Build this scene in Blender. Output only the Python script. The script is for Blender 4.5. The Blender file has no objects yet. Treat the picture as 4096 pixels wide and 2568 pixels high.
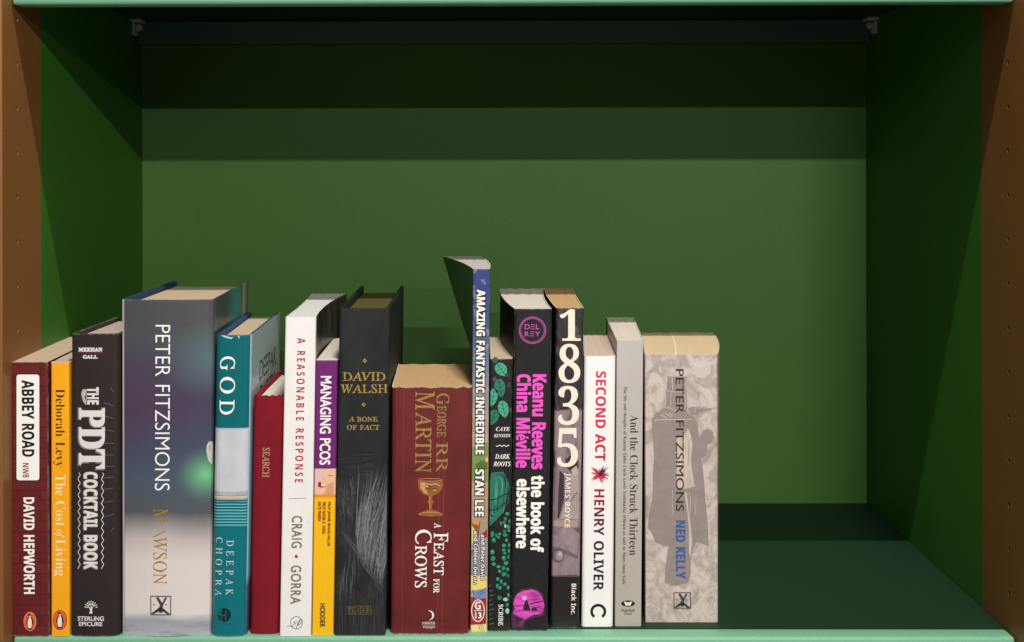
import bpy, bmesh, math, random
from mathutils import Vector, Matrix

SC = bpy.context.scene
COL = SC.collection
random.seed(7)

# ------------------------------------------------------------------ camera
F, D0 = 4840.0, 1.03                       # focal length in photo pixels, distance to the shelf front
TH, VX, VY, RO = 0.00702, 1893.1, 626.38, 0.002005
XL, XR, ZT, ZB, DB = -0.40166, 0.45349, 0.13031, -0.40919, 0.40044   # inside of the bay
ct, st = math.cos(TH), math.sin(TH)
cr, sr = math.cos(RO), math.sin(RO)
cam = bpy.data.cameras.new("camera")
cam_o = bpy.data.objects.new("camera", cam)
COL.objects.link(cam_o)
right = Vector((ct, st, 0)); up = Vector((0, 0, 1)); fwd = Vector((-st, ct, 0))
R = cr * right - sr * up
U = sr * right + cr * up
M = Matrix((R, U, -fwd)).transposed().to_4x4()
M.translation = (0, -D0, 0)
cam_o.matrix_world = M
cam.sensor_fit = 'HORIZONTAL'
cam.sensor_width = 36.0
cam.lens = F / 4096 * 36.0
px0 = 2048 + cr * (VX - 2048) + sr * (VY - 1284)
py0 = 1284 - sr * (VX - 2048) + cr * (VY - 1284)
cam.shift_x = (2048 - px0) / 4096
cam.shift_y = (py0 - 1284) / 4096
cam.clip_start = 0.02
cam.clip_end = 100
SC.camera = cam_o

# ------------------------------------------------------------------ light of the shop
w = bpy.data.worlds.new("World"); SC.world = w; w.use_nodes = True
bg = w.node_tree.nodes['Background']
bg.inputs[0].default_value = (1.0, 0.95, 0.9, 1)
bg.inputs[1].default_value = 0.17
def tube(name, loc, length, power, target, col=(1.0, 0.965, 0.925)):      # ceiling tube, its length along the shelf
    l = bpy.data.lights.new(name, 'AREA'); l.shape = 'RECTANGLE'; l.size = length; l.size_y = 0.022
    l.energy = power; l.color = col
    o = bpy.data.objects.new(name, l); COL.objects.link(o); o.location = loc
    o.rotation_euler = (Vector(target) - Vector(loc)).to_track_quat('-Z', 'Y').to_euler()
    o.rotation_euler.y = 0; o.rotation_euler.z = 0
    return o
tube("ceiling_tube_near", (0.20, -0.71, 1.62), 0.25, 31.0, (0.20, 0.1, -0.2))
tube("ceiling_tube_middle", (0.50, -2.30, 0.91), 0.75, 37.0, (0.5, 0.2, -0.1))
tube("ceiling_tube_far", (0.60, -4.2, 0.90), 1.5, 36.0, (0.6, 0.2, -0.1))
SC.view_settings.view_transform = 'Standard'
SC.view_settings.look = 'None'
SC.view_settings.exposure = 0.0
SC.view_settings.gamma = 1.0

# ------------------------------------------------------------------ helpers
def ray(X, Y):
    dx, dy = X - 2048, Y - 1284
    x0 = cr * dx - sr * dy + 2048
    y0 = sr * dx + cr * dy + 1284
    return (x0 - VX) / F, (VY - y0) / F
def at_y(X, Y, y):                          # a point of the photo at depth y
    a, b = ray(X, Y); t = y + D0
    x = t * (a * ct - st) / (ct + a * st)
    return x, b * (t * ct - x * st)
def at_z(X, Y, z):                          # a point of the photo at height z
    a, b = ray(X, Y); dep = z / b; lat = a * dep
    return lat * ct - dep * st, lat * st + dep * ct - D0

def lin(c):
    return tuple(((v / 255) / 12.92 if v / 255 <= 0.04045 else ((v / 255 + 0.055) / 1.055) ** 2.4) for v in c)
def rgba(c, k=1.0):
    r = lin(c); return (r[0] * k, r[1] * k, r[2] * k, 1)

class NT:
    def __init__(s, name, rough=0.5, spec=0.35):
        s.m = bpy.data.materials.new(name); s.m.use_nodes = True
        s.t = s.m.node_tree; s.n = s.t.nodes
        s.p = s.n['Principled BSDF']
        s.p.inputs['Roughness'].default_value = rough
        s.p.inputs['Specular IOR Level'].default_value = spec
    def new(s, t, **k):
        n = s.n.new(t)
        for a, v in k.items(): setattr(n, a, v)
        return n
    def link(s, a, b): s.t.links.new(a, b)
    def attr(s):
        a = s.new('ShaderNodeAttribute'); a.attribute_name = 'uvw'
        x = s.new('ShaderNodeSeparateXYZ'); s.link(a.outputs['Vector'], x.inputs[0])
        return a.outputs['Vector'], x.outputs[0], x.outputs[1], x.outputs[2]
    def obj(s):
        return s.new('ShaderNodeTexCoord').outputs['Object']
    def mapping(s, vec, scale, loc=(0, 0, 0), rot=(0, 0, 0)):
        m = s.new('ShaderNodeMapping'); s.link(vec, m.inputs['Vector'])
        m.inputs['Scale'].default_value = scale; m.inputs['Location'].default_value = loc
        m.inputs['Rotation'].default_value = rot
        return m.outputs[0]
    def noise(s, vec, scale=5, detail=4, rough=0.55, dist=0.0):
        n = s.new('ShaderNodeTexNoise'); s.link(vec, n.inputs['Vector'])
        n.inputs['Scale'].default_value = scale; n.inputs['Detail'].default_value = detail
        n.inputs['Roughness'].default_value = rough; n.inputs['Distortion'].default_value = dist
        return n.outputs[0]
    def ramp(s, fac, stops, interp='LINEAR'):
        r = s.new('ShaderNodeValToRGB'); r.color_ramp.interpolation = interp
        e = r.color_ramp.elements
        stops = sorted(stops, key=lambda q: q[0])
        e[0].position, e[0].color = stops[0][0], stops[0][1]
        e[1].position, e[1].color = stops[-1][0], stops[-1][1]
        for p, c in stops[1:-1]:
            q = e.new(p); q.color = c
        s.link(fac, r.inputs[0]); return r.outputs[0]
    def math(s, op, a, b=None, clamp=False):
        n = s.new('ShaderNodeMath', operation=op); n.use_clamp = clamp
        for i, v in enumerate((a, b)):
            if v is None: continue
            if isinstance(v, (int, float)): n.inputs[i].default_value = v
            else: s.link(v, n.inputs[i])
        return n.outputs[0]
    def mix(s, fac, a, b, blend='MIX'):
        n = s.new('ShaderNodeMix', data_type='RGBA', blend_type=blend)
        for i, v in ((0, fac), (6, a), (7, b)):
            if isinstance(v, (int, float)): n.inputs[i].default_value = v
            elif isinstance(v, tuple): n.inputs[i].default_value = v
            else: s.link(v, n.inputs[i])
        return n.outputs[2]
    def color(s, c):
        if isinstance(c, tuple): s.p.inputs['Base Color'].default_value = c
        else: s.link(c, s.p.inputs['Base Color'])
    def bump(s, h, strength=0.2, dist=0.001):
        b = s.new('ShaderNodeBump'); b.inputs['Strength'].default_value = strength
        b.inputs['Distance'].default_value = dist
        s.link(h, b.inputs['Height']); s.link(b.outputs[0], s.p.inputs['Normal'])
    def blob(s, au, ah, cu, ch, ru, rh):    # soft round spot in printed artwork
        dx = s.math('MULTIPLY', s.math('SUBTRACT', au, cu), 1 / ru)
        dy = s.math('MULTIPLY', s.math('SUBTRACT', ah, ch), 1 / rh)
        q = s.math('ADD', s.math('MULTIPLY', dx, dx), s.math('MULTIPLY', dy, dy))
        return s.math('SUBTRACT', 1.0, s.math('SQRT', q), True)

INK = {}
def ink(c, rough=0.45, metal=0.0):
    k = (tuple(c), rough, metal)
    if k not in INK:
        n = NT("printed_ink", rough); n.color(rgba(c)); n.p.inputs['Metallic'].default_value = metal
        INK[k] = n.m
    return INK[k]
def foil(c, lo):                            # worn metallic lettering
    k = (tuple(c), tuple(lo), 'foil')
    if k not in INK:
        n = NT("stamped_foil", 0.38)
        f = n.noise(n.obj(), 900, 2)
        n.color(n.ramp(f, [(0.36, rgba(lo)), (0.62, rgba(c))])); n.p.inputs['Metallic'].default_value = 0.25
        INK[k] = n.m
    return INK[k]

def plain(name, c, rough=0.5, spec=0.35, var=0.12, nscale=60, bump=0.08, bscale=900):
    n = NT(name, rough, spec)
    o = n.obj()
    f = n.noise(o, nscale, 5)
    a = tuple(v * (1 - var) for v in lin(c)) + (1,)
    b = tuple(min(1, v * (1 + var)) for v in lin(c)) + (1,)
    n.color(n.ramp(f, [(0.3, a), (0.7, b)]))
    n.bump(n.noise(o, bscale, 3), bump, 0.0004)
    return n.m

def mesh_obj(name, bm, mats, parent=None, smooth=False, loc=None):
    me = bpy.data.meshes.new(name); bm.to_mesh(me); bm.free()
    if smooth:
        for p in me.polygons: p.use_smooth = True
    for m in (mats if isinstance(mats, (list, tuple)) else [mats]): me.materials.append(m)
    o = bpy.data.objects.new(name, me); COL.objects.link(o)
    if parent: o.parent = parent
    if loc: o.location = loc
    return o
def thing(name, label, cat, loc, group=None):
    o = bpy.data.objects.new(name, None); COL.objects.link(o); o.location = loc
    o.empty_display_size = 0.03
    o['label'] = label; o['category'] = cat
    if group: o['group'] = group
    return o
def box(bm, x0, x1, y0, y1, z0, z1, bevel=0, seg=2):
    v = [bm.verts.new((x, y, z)) for z in (z0, z1) for y in (y0, y1) for x in (x0, x1)]
    fs = [bm.faces.new([v[i] for i in q]) for q in ((0, 2, 3, 1), (4, 5, 7, 6), (0, 1, 5, 4), (2, 6, 7, 3), (0, 4, 6, 2), (1, 3, 7, 5))]
    if bevel:
        es = list({e for f in fs for e in f.edges})
        bmesh.ops.bevel(bm, geom=es, offset=bevel, segments=seg, profile=0.5, affect='EDGES')

# ------------------------------------------------------------------ bookcase
def paint(name, c, rough, spec, var, bump=0.10, scuff=0.12):
    n = NT(name, rough, spec); o = n.obj()
    big = n.noise(o, 4, 4); fine = n.noise(o, 1400, 2)
    a = tuple(v * (1 - var) for v in c) + (1,); b = tuple(v * (1 + var) for v in c) + (1,)
    col = n.ramp(big, [(0.3, a), (0.7, b)])
    spk = n.math('GREATER_THAN', n.noise(o, 260, 1), 0.80)
    gr = n.ramp(n.noise(o, 700, 3, 0.7), [(0.25, (0.86, 0.86, 0.86, 1)), (0.75, (1.14, 1.14, 1.14, 1))])
    col = n.mix(1.0, col, gr, 'MULTIPLY')
    sc1 = n.ramp(n.noise(n.mapping(o, (9, 60, 60), rot=(0.3, 0.2, 0.5)), 1, 4, 0.6), [(0.66, (0, 0, 0, 1)), (0.72, (1, 1, 1, 1))])
    sc2 = n.ramp(n.noise(n.mapping(o, (220, 14, 14), rot=(0.1, 0.5, 0.9)), 1, 2), [(0.70, (0, 0, 0, 1)), (0.74, (1, 1, 1, 1))])
    du = n.math('MULTIPLY', n.math('MAXIMUM', sc1, sc2), scuff)
    col = n.mix(du, col, (c[0] * 1.25 + .02, c[1] * 1.2 + .02, c[2] * 1.3 + .02, 1))
    n.color(n.mix(n.math('MULTIPLY', spk, 0.10), col, (c[0] * 1.5 + .03, c[1] * 1.4 + .03, c[2] * 1.5 + .03, 1)))
    n.bump(fine, bump, 0.0003)
    return n.m
M_BACK = paint("green_painted_back", (0.050, 0.136, 0.022), 0.55, 0.25, 0.05)
M_SIDE = paint("green_painted_side", (0.040, 0.150, 0.014), 0.5, 0.3, 0.06)
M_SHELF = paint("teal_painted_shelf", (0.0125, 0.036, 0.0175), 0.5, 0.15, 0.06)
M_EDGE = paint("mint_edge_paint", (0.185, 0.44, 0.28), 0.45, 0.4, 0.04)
M_RAIL = paint("teal_painted_rail", (0.055, 0.115, 0.08), 0.5, 0.3, 0.05)
M_UP = paint("brown_painted_upright", (0.225, 0.092, 0.024), 0.5, 0.35, 0.07)

case = thing("bookcase", "green painted bookcase bay between brown uprights with rows of peg holes", "bookcase", (0.025, 0.2, ZB))
cl = Vector(case.location)
def cpart(name, bm, mats, smooth=False, parent=None):
    bmesh.ops.translate(bm, verts=bm.verts, vec=-cl)
    return mesh_obj(name, bm, mats, parent or case, smooth)
TOPZ, BOTZ = ZT + 0.13, ZB - 0.13
bm = bmesh.new(); box(bm, XL - 0.02, XR + 0.02, DB, DB + 0.008, BOTZ, TOPZ); cpart("back_panel", bm, M_BACK)
for sgn, xw in ((-1, XL), (1, XR)):
    bm = bmesh.new(); xa, xb = sorted((xw, xw + sgn * 0.019))
    box(bm, xa, xb, 0.0702, DB - 0.0002, BOTZ, TOPZ); cpart("side_panel", bm, M_SIDE)
    # upright: front board with drilled peg holes on its inner face
    bm = bmesh.new()
    yf, yb = -0.019, 0.070
    yh, rh, dh = 0.0148, 0.0022, 0.007
    Yh = [433 + 177.4 * i for i in range(-3, 15)] if sgn < 0 else [426 + 177.0 * i for i in range(-3, 15)]
    Xh = 70 if sgn < 0 else 4015
    holes = [at_y(Xh, y, yh)[1] for y in Yh]
    holes = [z for z in holes if BOTZ + 0.02 < z < TOPZ - 0.02]
    # inner face
    hw = 0.006
    zs = sorted(holes); edges = [BOTZ]
    for z in zs: edges += [z - hw, z + hw]
    edges.append(TOPZ)
    rbev = 0.0015
    ys = [yf + rbev, yh - hw, yh + hw, yb]
    cache = {}
    def V(y, z):
        k = (round(y, 6), round(z, 6))
        if k not in cache: cache[k] = bm.verts.new((xw, y, z))
        return cache[k]
    def F4(vs):
        bm.faces.new(vs if sgn < 0 else vs[::-1])
    for i in range(len(edges) - 1):
        for j in range(3):
            z0, z1, ya, yb2 = edges[i], edges[i + 1], ys[j], ys[j + 1]
            if j == 1 and i % 2 == 1:
                zc = (z0 + z1) / 2; N = 16
                ring = []; sq = []
                for k in range(N):
                    an = 2 * math.pi * k / N
                    ring.append(bm.verts.new((xw, yh + rh * math.cos(an), zc + rh * math.sin(an))))
                corners = [V(yb2, z1), V(ya, z1), V(ya, z0), V(yb2, z0)]
                q = N // 4
                for c in range(4):
                    ks = [(q // 2 + c * q + m) % N for m in range(q + 1)]
                    F4([corners[c], corners[(c + 1) % 4]] + [ring[k] for k in ks[::-1]])
                inner = [bm.verts.new((xw + sgn * dh, v.co.y, v.co.z)) for v in ring]
                for k in range(N): F4([ring[k], ring[(k + 1) % N], inner[(k + 1) % N], inner[k]][::-1])
                F4(inner)
            else:
                F4([V(ya, z0), V(yb2, z0), V(yb2, z1), V(ya, z1)])
    xo = xw + sgn * 0.032
    # front edge with a small round, front face, outer face, back
    prof = [(xw, yf + rbev), (xw + sgn * rbev * 0.3, yf + rbev * 0.3), (xw + sgn * rbev, yf), (xo, yf), (xo, yb), (xw, yb)]
    for (xa, ya), (xb, yb2) in zip(prof[:-1], prof[1:]):
        F4([bm.verts.new((xa, ya, BOTZ)), bm.verts.new((xa, ya, TOPZ)), bm.verts.new((xb, yb2, TOPZ)), bm.verts.new((xb, yb2, BOTZ))][::-1])
    bmesh.ops.remove_doubles(bm, verts=bm.verts, dist=1e-6)
    bmesh.ops.recalc_face_normals(bm, faces=bm.faces)
    cpart("side_upright", bm, M_UP)
def shelf(ztop, zlip, lab, rail):
    g = 0.0010
    bm = bmesh.new()
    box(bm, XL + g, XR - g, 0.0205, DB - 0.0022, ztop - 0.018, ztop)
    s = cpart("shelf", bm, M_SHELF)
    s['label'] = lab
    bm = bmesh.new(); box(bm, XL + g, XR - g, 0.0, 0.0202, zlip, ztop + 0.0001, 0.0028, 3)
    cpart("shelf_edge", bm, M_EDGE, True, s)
    bm = bmesh.new(); box(bm, XL + g, XR - g, DB - 0.0212, DB - 0.003, zlip + 0.002, ztop - 0.0184, 0.001, 1)
    cpart("rear_rail", bm, rail, False, s)
    return s
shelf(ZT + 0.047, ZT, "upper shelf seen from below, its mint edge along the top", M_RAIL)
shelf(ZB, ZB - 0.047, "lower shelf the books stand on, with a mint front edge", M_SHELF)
# clear plastic supports in the rear corners under the upper shelf
npl = NT("clear_plastic", 0.08, 0.6); npl.color((0.62, 0.68, 0.64, 1))
npl.p.inputs['Transmission Weight'].default_value = 0.35; npl.p.inputs['IOR'].default_value = 1.45
for sgn, xw in ((-1, XL), (1, XR)):
    zc = ZT + 0.029
    bm = bmesh.new()
    xa, xb = sorted((xw - sgn * 0.0002, xw - sgn * 0.0125))
    box(bm, xa, xb, DB - 0.050, DB - 0.026, zc - 0.0045, zc - 0.0003, 0.0012, 3)
    xa, xb = sorted((xw - sgn * 0.0002, xw - sgn * 0.0045))
    box(bm, xa, xb, DB - 0.046, DB - 0.029, zc - 0.019, zc - 0.0047, 0.0018, 3)
    r = bmesh.ops.create_uvsphere(bm, u_segments=14, v_segments=8, radius=0.0042)
    bmesh.ops.translate(bm, verts=r['verts'], vec=(xw - sgn * 0.007, DB - 0.037, zc - 0.0095))
    cpart("shelf_bracket", bm, npl.m, True)

# ------------------------------------------------------------------ books
class Book:
    def __init__(s, name, label, tl, tr, bl, br, yt, yb, dp=None, rl=None, rr=None, edge=0.0016, bulge=0.0,
                 twist=0.0, bow=(0, 0), group="books standing in a row on the shelf", y0=None):
        xm = (bl + br) / 2
        s.y0 = at_z(xm, yb, ZB)[1] if y0 is None else y0
        s.y0 = max(s.y0, 0.0012)
        s.yt, s.yb = yt, yb
        s.zT = at_y((tl + tr) / 2, yt, s.y0)[1]
        s.H = s.zT - ZB - 0.0002
        s.c = [at_y(tl, yt, s.y0)[0], at_y(tr, yt, s.y0)[0], at_y(bl, yb, s.y0)[0], at_y(br, yb, s.y0)[0]]
        s.px = (tl, tr, bl, br)
        s.edge, s.bulge, s.twist, s.bow = edge, bulge, twist, bow
        s.yl = s.yr = 0.0
        for k, q in (('yl', rl), ('yr', rr)):
            if q:
                x, y = at_z(q[0], q[1], s.zT)
                d = y - s.y0
                if dp is None: dp = d
                setattr(s, k, (x - s.c[0 if k == 'yl' else 1]) / d)
        s.dp = dp or 0.13
        s.W = s.c[3] - s.c[2]
        s.base = Vector(((s.c[2] + s.c[3]) / 2, s.y0, ZB + 0.0002))
        s.o = thing(name, label, "book", s.base, group)
        s.lean = ((tl + tr) - (bl + br)) / 2 / (yt - yb)
        s.ymid = (yt + yb) / 2
    def yoff(s, a):
        W = s.W
        e = s.edge / W
        v = s.bulge * (2 * a - 1) ** 2
        d = min(a, 1 - a)
        if d < e:
            q = 1 - max(d, 0) / e
            v += s.edge * (1 - math.sqrt(max(0, 1 - q * q)))
        return v
    def pos(s, a, h, t, z=None):            # a across, h height 0..1, t depth in metres behind the spine plane
        L = s.c[2] + (s.c[0] - s.c[2]) * h; Rr = s.c[3] + (s.c[1] - s.c[3]) * h
        k = 1.0 if s.twist == 0 else max(0.0, (h - s.twist) / (1 - s.twist))
        v = max(0.0, t) / s.dp
        x = L + (Rr - L) * a + t * k * (s.yl + (s.yr - s.yl) * a)
        x += k * (s.bow[0] * (1 - a) + s.bow[1] * a) * (v * v - v) * 4 * -1 * (0.4 + 0.6 * h)
        return Vector((x - s.base.x, t, h * s.H))
    def shell(s, name, mats, th, inset=0.0, top=0.0, bot=0.0, rear=0.0, nh=10, parent=None, wav=0.0):
        """a cover wrapped round the block: spine, two sides, real thickness"""
        W = s.W; dp = s.dp - rear
        N = 14
        def outline(off):
            pts = []
            a0 = off / W
            tt = [dp, dp * .8, dp * .6, dp * .4, dp * .2, dp * .08]
            e0 = s.yoff(0.0)
            for t in tt: pts.append((a0, max(t, e0 + 0.002)))
            for i in range(N + 1):
                f = 0.5 - 0.5 * math.cos(math.pi * i / N) if i not in (0, N) else i / N
                a = a0 + f * (1 - 2 * a0)
                pts.append((a, s.yoff(f) + off))
            for t in tt[::-1]: pts.append((1 - a0, max(t, e0 + 0.002)))
            return pts
        o_, i_ = outline(inset), outline(inset + th)
        n = len(o_)
        bm = bmesh.new(); lay = bm.verts.layers.float_vector.new('uvw')
        rows = []
        for k in range(nh + 1):
            h = bot / s.H + (1 - (top + bot) / s.H) * k / nh
            ro, ri = [], []
            for lst, dst in ((o_, ro), (i_, ri)):
                for j, (a, t) in enumerate(lst):
                    hh = h
                    if wav and k == nh: hh += wav * math.sin(j * 2.3) / s.H * 0.5
                    v = bm.verts.new(s.pos(a, hh, t))
                    v[lay] = (a, h, t / s.dp); dst.append(v)
            rows.append((ro, ri))
        for k in range(nh):
            (a0, b0), (a1, b1) = rows[k], rows[k + 1]
            for j in range(n - 1):
                bm.faces.new((a0[j], a0[j + 1], a1[j + 1], a1[j]))
                bm.faces.new((b0[j + 1], b0[j], b1[j], b1[j + 1])).material_index = 1
            for j in (0, n - 1):
                q = (a0[j], a1[j], b1[j], b0[j]) if j == 0 else (a0[j], b0[j], b1[j], a1[j])
                bm.faces.new(q).material_index = 1
        for (ro, ri), fl in ((rows[0], 0), (rows[-1], 1)):
            for j in range(n - 1):
                q = (ro[j], ro[j + 1], ri[j + 1], ri[j])
                bm.faces.new(q if fl else q[::-1]).material_index = 1
        bmesh.ops.recalc_face_normals(bm, faces=bm.faces)
        return mesh_obj(name, bm, mats, parent or s.o, False)
    def pages(s, mat, th, top=0.0003, bot=0.0003, rear=0.001, front=0.0006, hollow=0.0, wave=0.0, name="page_block"):
        W = s.W
        a0, a1 = (th + 0.0002) / W, 1 - (th + 0.0002) / W
        na, nt, nh = 12, 10, 6
        bm = bmesh.new(); lay = bm.verts.layers.float_vector.new('uvw')
        grid = {}
        def V(i, j, k):
            key = (i, j, k)
            if key not in grid:
                a = a0 + (a1 - a0) * i / na
                tf = s.yoff(a) + th + front
                tb = s.dp - rear - hollow * math.sin(math.pi * i / na)
                t = tf + (tb - tf) * j / nt
                h0, h1 = bot / s.H, 1 - top / s.H
                h = h0 + (h1 - h0) * k / nh
                if k == nh and wave: h += wave * (math.sin(i * 1.9 + j * .35) + .6 * math.sin(i * 3.1)) / s.H
                v = bm.verts.new(s.pos(a, h, t)); v[lay] = (a, h, t / s.dp); grid[key] = v
            return grid[key]
        for i in range(na):
            for j in range(nt):
                bm.faces.new((V(i, j, 0), V(i, j + 1, 0), V(i + 1, j + 1, 0), V(i + 1, j, 0)))
                bm.faces.new((V(i, j, nh), V(i + 1, j, nh), V(i + 1, j + 1, nh), V(i, j + 1, nh)))
            for k in range(nh):
                bm.faces.new((V(i, 0, k), V(i + 1, 0, k), V(i + 1, 0, k + 1), V(i, 0, k + 1)))
                bm.faces.new((V(i, nt, k), V(i, nt, k + 1), V(i + 1, nt, k + 1), V(i + 1, nt, k)))
        for j in range(nt):
            for k in range(nh):
                bm.faces.new((V(0, j, k), V(0, j, k + 1), V(0, j + 1, k + 1), V(0, j + 1, k)))
                bm.faces.new((V(na, j, k), V(na, j + 1, k), V(na, j + 1, k + 1), V(na, j, k + 1)))
        bmesh.ops.recalc_face_normals(bm, faces=bm.faces)
        return mesh_obj(name, bm, mat, s.o)
    def spine_pt(s, X, Y, layer=1):         # a point of the printed spine
        h = (Y - s.yb) / (s.yt - s.yb)
        x, z = at_y(X, Y, s.y0)
        h = (z - ZB - 0.0002) / s.H
        L = s.c[2] + (s.c[0] - s.c[2]) * h; Rr = s.c[3] + (s.c[1] - s.c[3]) * h
        a = (x - L) / (Rr - L)
        a = min(1.0, max(0.0, a))
        x = L + (Rr - L) * a
        return Vector((x - s.base.x, s.yoff(a) - 0.00009 * layer, h * s.H))

class Print:
    """flat print lying on a spine: polygons and letters, joined into one part"""
    def __init__(s, book, name):
        s.b, s.name, s.polys, s.mats = book, name, [], []
    def mi(s, m):
        if m not in s.mats: s.mats.append(m)
        return s.mats.index(m)
    def poly(s, pts, m, layer=1):
        b = s.b; mi = s.mi(m)
        X = [p[0] for p in pts]
        l, r_ = min(b.px[0], b.px[2]), max(b.px[1], b.px[3]); wd = r_ - l
        ez = b.edge / b.W * wd * 1.15 + 8
        if max(X) - min(X) > 9 and (b.bulge or min(X) < l + ez or max(X) > r_ - ez):
            cuts = [l + ez * k / 7 for k in range(1, 8)] + [r_ - ez * k / 7 for k in range(1, 8)]
            if b.bulge: cuts += [l + wd * k / 12 for k in range(1, 12)]
            bm = bmesh.new(); bm.faces.new([bm.verts.new((x, y, 0)) for x, y in pts])
            bm.normal_update()
            bmesh.ops.triangulate(bm, faces=bm.faces[:], quad_method='BEAUTY', ngon_method='EAR_CLIP')
            for c in cuts:
                if min(X) + .3 < c < max(X) - .3:
                    bmesh.ops.bisect_plane(bm, geom=bm.verts[:] + bm.edges[:] + bm.faces[:], dist=0.01, plane_co=(c, 0, 0), plane_no=(1, 0, 0))
            for f in bm.faces: s.polys.append(([b.spine_pt(v.co.x, v.co.y, layer) for v in f.verts], mi))
            bm.free(); return s
        s.polys.append(([b.spine_pt(x, y, layer) for x, y in pts], mi)); return s
    def grid(s, x0, x1, y0, y1, m, layer=1, nx=10, ny=1, lean=True):
        sh = (lambda y: s.b.lean * (y - (y0 + y1) / 2)) if lean else (lambda y: 0)
        for i in range(nx):
            for j in range(ny):
                xa, xb = x0 + (x1 - x0) * i / nx, x0 + (x1 - x0) * (i + 1) / nx
                ya, yb = y0 + (y1 - y0) * j / ny, y0 + (y1 - y0) * (j + 1) / ny
                s.poly([(xa + sh(ya), ya), (xb + sh(ya), ya), (xb + sh(yb), yb), (xa + sh(yb), yb)], m, layer)
        return s
    def oval(s, cx, cy, rx, ry, m, layer=1, n=28, rot=0):
        c, q = math.cos(rot), math.sin(rot)
        return s.poly([(cx + c * rx * math.cos(t) - q * ry * math.sin(t), cy + q * rx * math.cos(t) + c * ry * math.sin(t))
                       for t in [2 * math.pi * i / n for i in range(n)]], m, layer)
    def ring(s, cx, cy, rx, ry, wd, m, layer=1, n=36, a0=0, a1=2 * math.pi):
        for i in range(n):
            t, u = a0 + (a1 - a0) * i / n, a0 + (a1 - a0) * (i + 1) / n
            s.poly([(cx + rx * math.cos(t), cy + ry * math.sin(t)), (cx + rx * math.cos(u), cy + ry * math.sin(u)),
                    (cx + (rx - wd) * math.cos(u), cy + (ry - wd) * math.sin(u)), (cx + (rx - wd) * math.cos(t), cy + (ry - wd) * math.sin(t))], m, layer)
        return s
    def stroke(s, pts, wd, m, layer=1, taper=False):
        n = len(pts)
        Ls, Rs = [], []
        for i, p in enumerate(pts):
            a = pts[max(0, i - 1)]; c = pts[min(n - 1, i + 1)]
            dx, dy = c[0] - a[0], c[1] - a[1]; l = math.hypot(dx, dy) or 1
            k = wd / 2
            if taper: k *= max(0.12, math.sin(math.pi * (i + 0.4) / (n - 0.2)))
            Ls.append((p[0] - dy / l * k, p[1] + dx / l * k)); Rs.append((p[0] + dy / l * k, p[1] - dx / l * k))
        for i in range(n - 1): s.poly([Ls[i], Ls[i + 1], Rs[i + 1], Rs[i]], m, layer)
        return s
    def text(s, body, rect, m, style='sans', rot=True, layer=1, bold=0.0, off=0.0, shift=(0, 0), lean=True, space=1.0):
        x0, y0, x1, y1 = rect
        verts, faces = letters(body, style, off, space)
        xs = [v[0] for v in verts]; ys = [v[1] for v in verts]
        ax, bx, ay, by = min(xs), max(xs), min(ys), max(ys)
        cp = [(0, 0)]
        if bold: cp = [(-bold, -bold), (bold, -bold), (bold, bold), (-bold, bold), (0, 0)]
        for q, (ox, oy) in enumerate(cp):
            pts = []
            for vx, vy in verts:
                u, v = (vx - ax) / (bx - ax), (vy - ay) / (by - ay)
                if rot: X, Y = x0 + v * (x1 - x0), y0 + u * (y1 - y0)
                else: X, Y = x0 + u * (x1 - x0), y1 + v * (y0 - y1)
                if lean: X += s.b.lean * (Y - (y0 + y1) / 2)
                pts.append(s.b.spine_pt(X + ox + shift[0], Y + oy + shift[1], layer + q * 0.12))
            mi = s.mi(m)
            for f in faces: s.polys.append(([pts[i] for i in f], mi))
        return s
    def build(s, parent=None, stuff=False):
        bm = bmesh.new()
        for pts, mi in s.polys:
            vs = [bm.verts.new(p) for p in pts]
            try:
                f = bm.faces.new(vs); f.material_index = mi
                f.normal_update()
                if f.normal.y > 0: f.normal_flip()
            except ValueError: pass
        o = mesh_obj(s.name, bm, s.mats, parent or s.b.o)
        if stuff: o['kind'] = 'stuff'
        return o

ALPH = {'sans': None, 'serb': (0x1D400, 0x1D41A, 0x1D7CE), 'ser': (0x1D434, 0x1D44E, None), 'seri': (0x1D434, 0x1D44E, None),
        'serbi': (0x1D468, 0x1D482, None), 'sansb': (0x1D5D4, 0x1D5EE, 0x1D7EC), 'mono': (0x1D670, 0x1D68A, 0x1D7F6)}
LET = {}
def letters(body, style, off=0.0, space=1.0):
    key = (body, style, off, space)
    if key in LET: return LET[key]
    al = ALPH[style]; t = ''
    for ch in body:
        if al and 'A' <= ch <= 'Z': t += chr(al[0] + ord(ch) - 65)
        elif al and 'a' <= ch <= 'z': t += '\u210e' if (al[0] == 0x1D434 and ch == 'h') else chr(al[1] + ord(ch) - 97)
        elif al and al[2] and ch.isdigit(): t += chr(al[2] + ord(ch) - 48)
        else: t += ch
    if 'curve' not in LET:
        c = bpy.data.curves.new("lettering", 'FONT'); c.resolution_u = 4
        LET['curve'] = bpy.data.objects.new("lettering", c)
    o = LET['curve']; c = o.data
    c.body = t; c.offset = off; c.space_character = space; c.space_word = 1.25
    c.shear = -0.27 if style == 'ser' else 0.0
    me = o.to_mesh()
    vs = [(v.co.x, v.co.y) for v in me.vertices]; fs = [tuple(p.vertices) for p in me.polygons]
    o.to_mesh_clear()
    LET[key] = (vs, fs); return LET[key]

def words(book, name, *items):
    p = Print(book, name)
    for it in items: p.text(*it[0], **it[1])
    return p.build()
def T(*a, **k): return (a, k)

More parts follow.
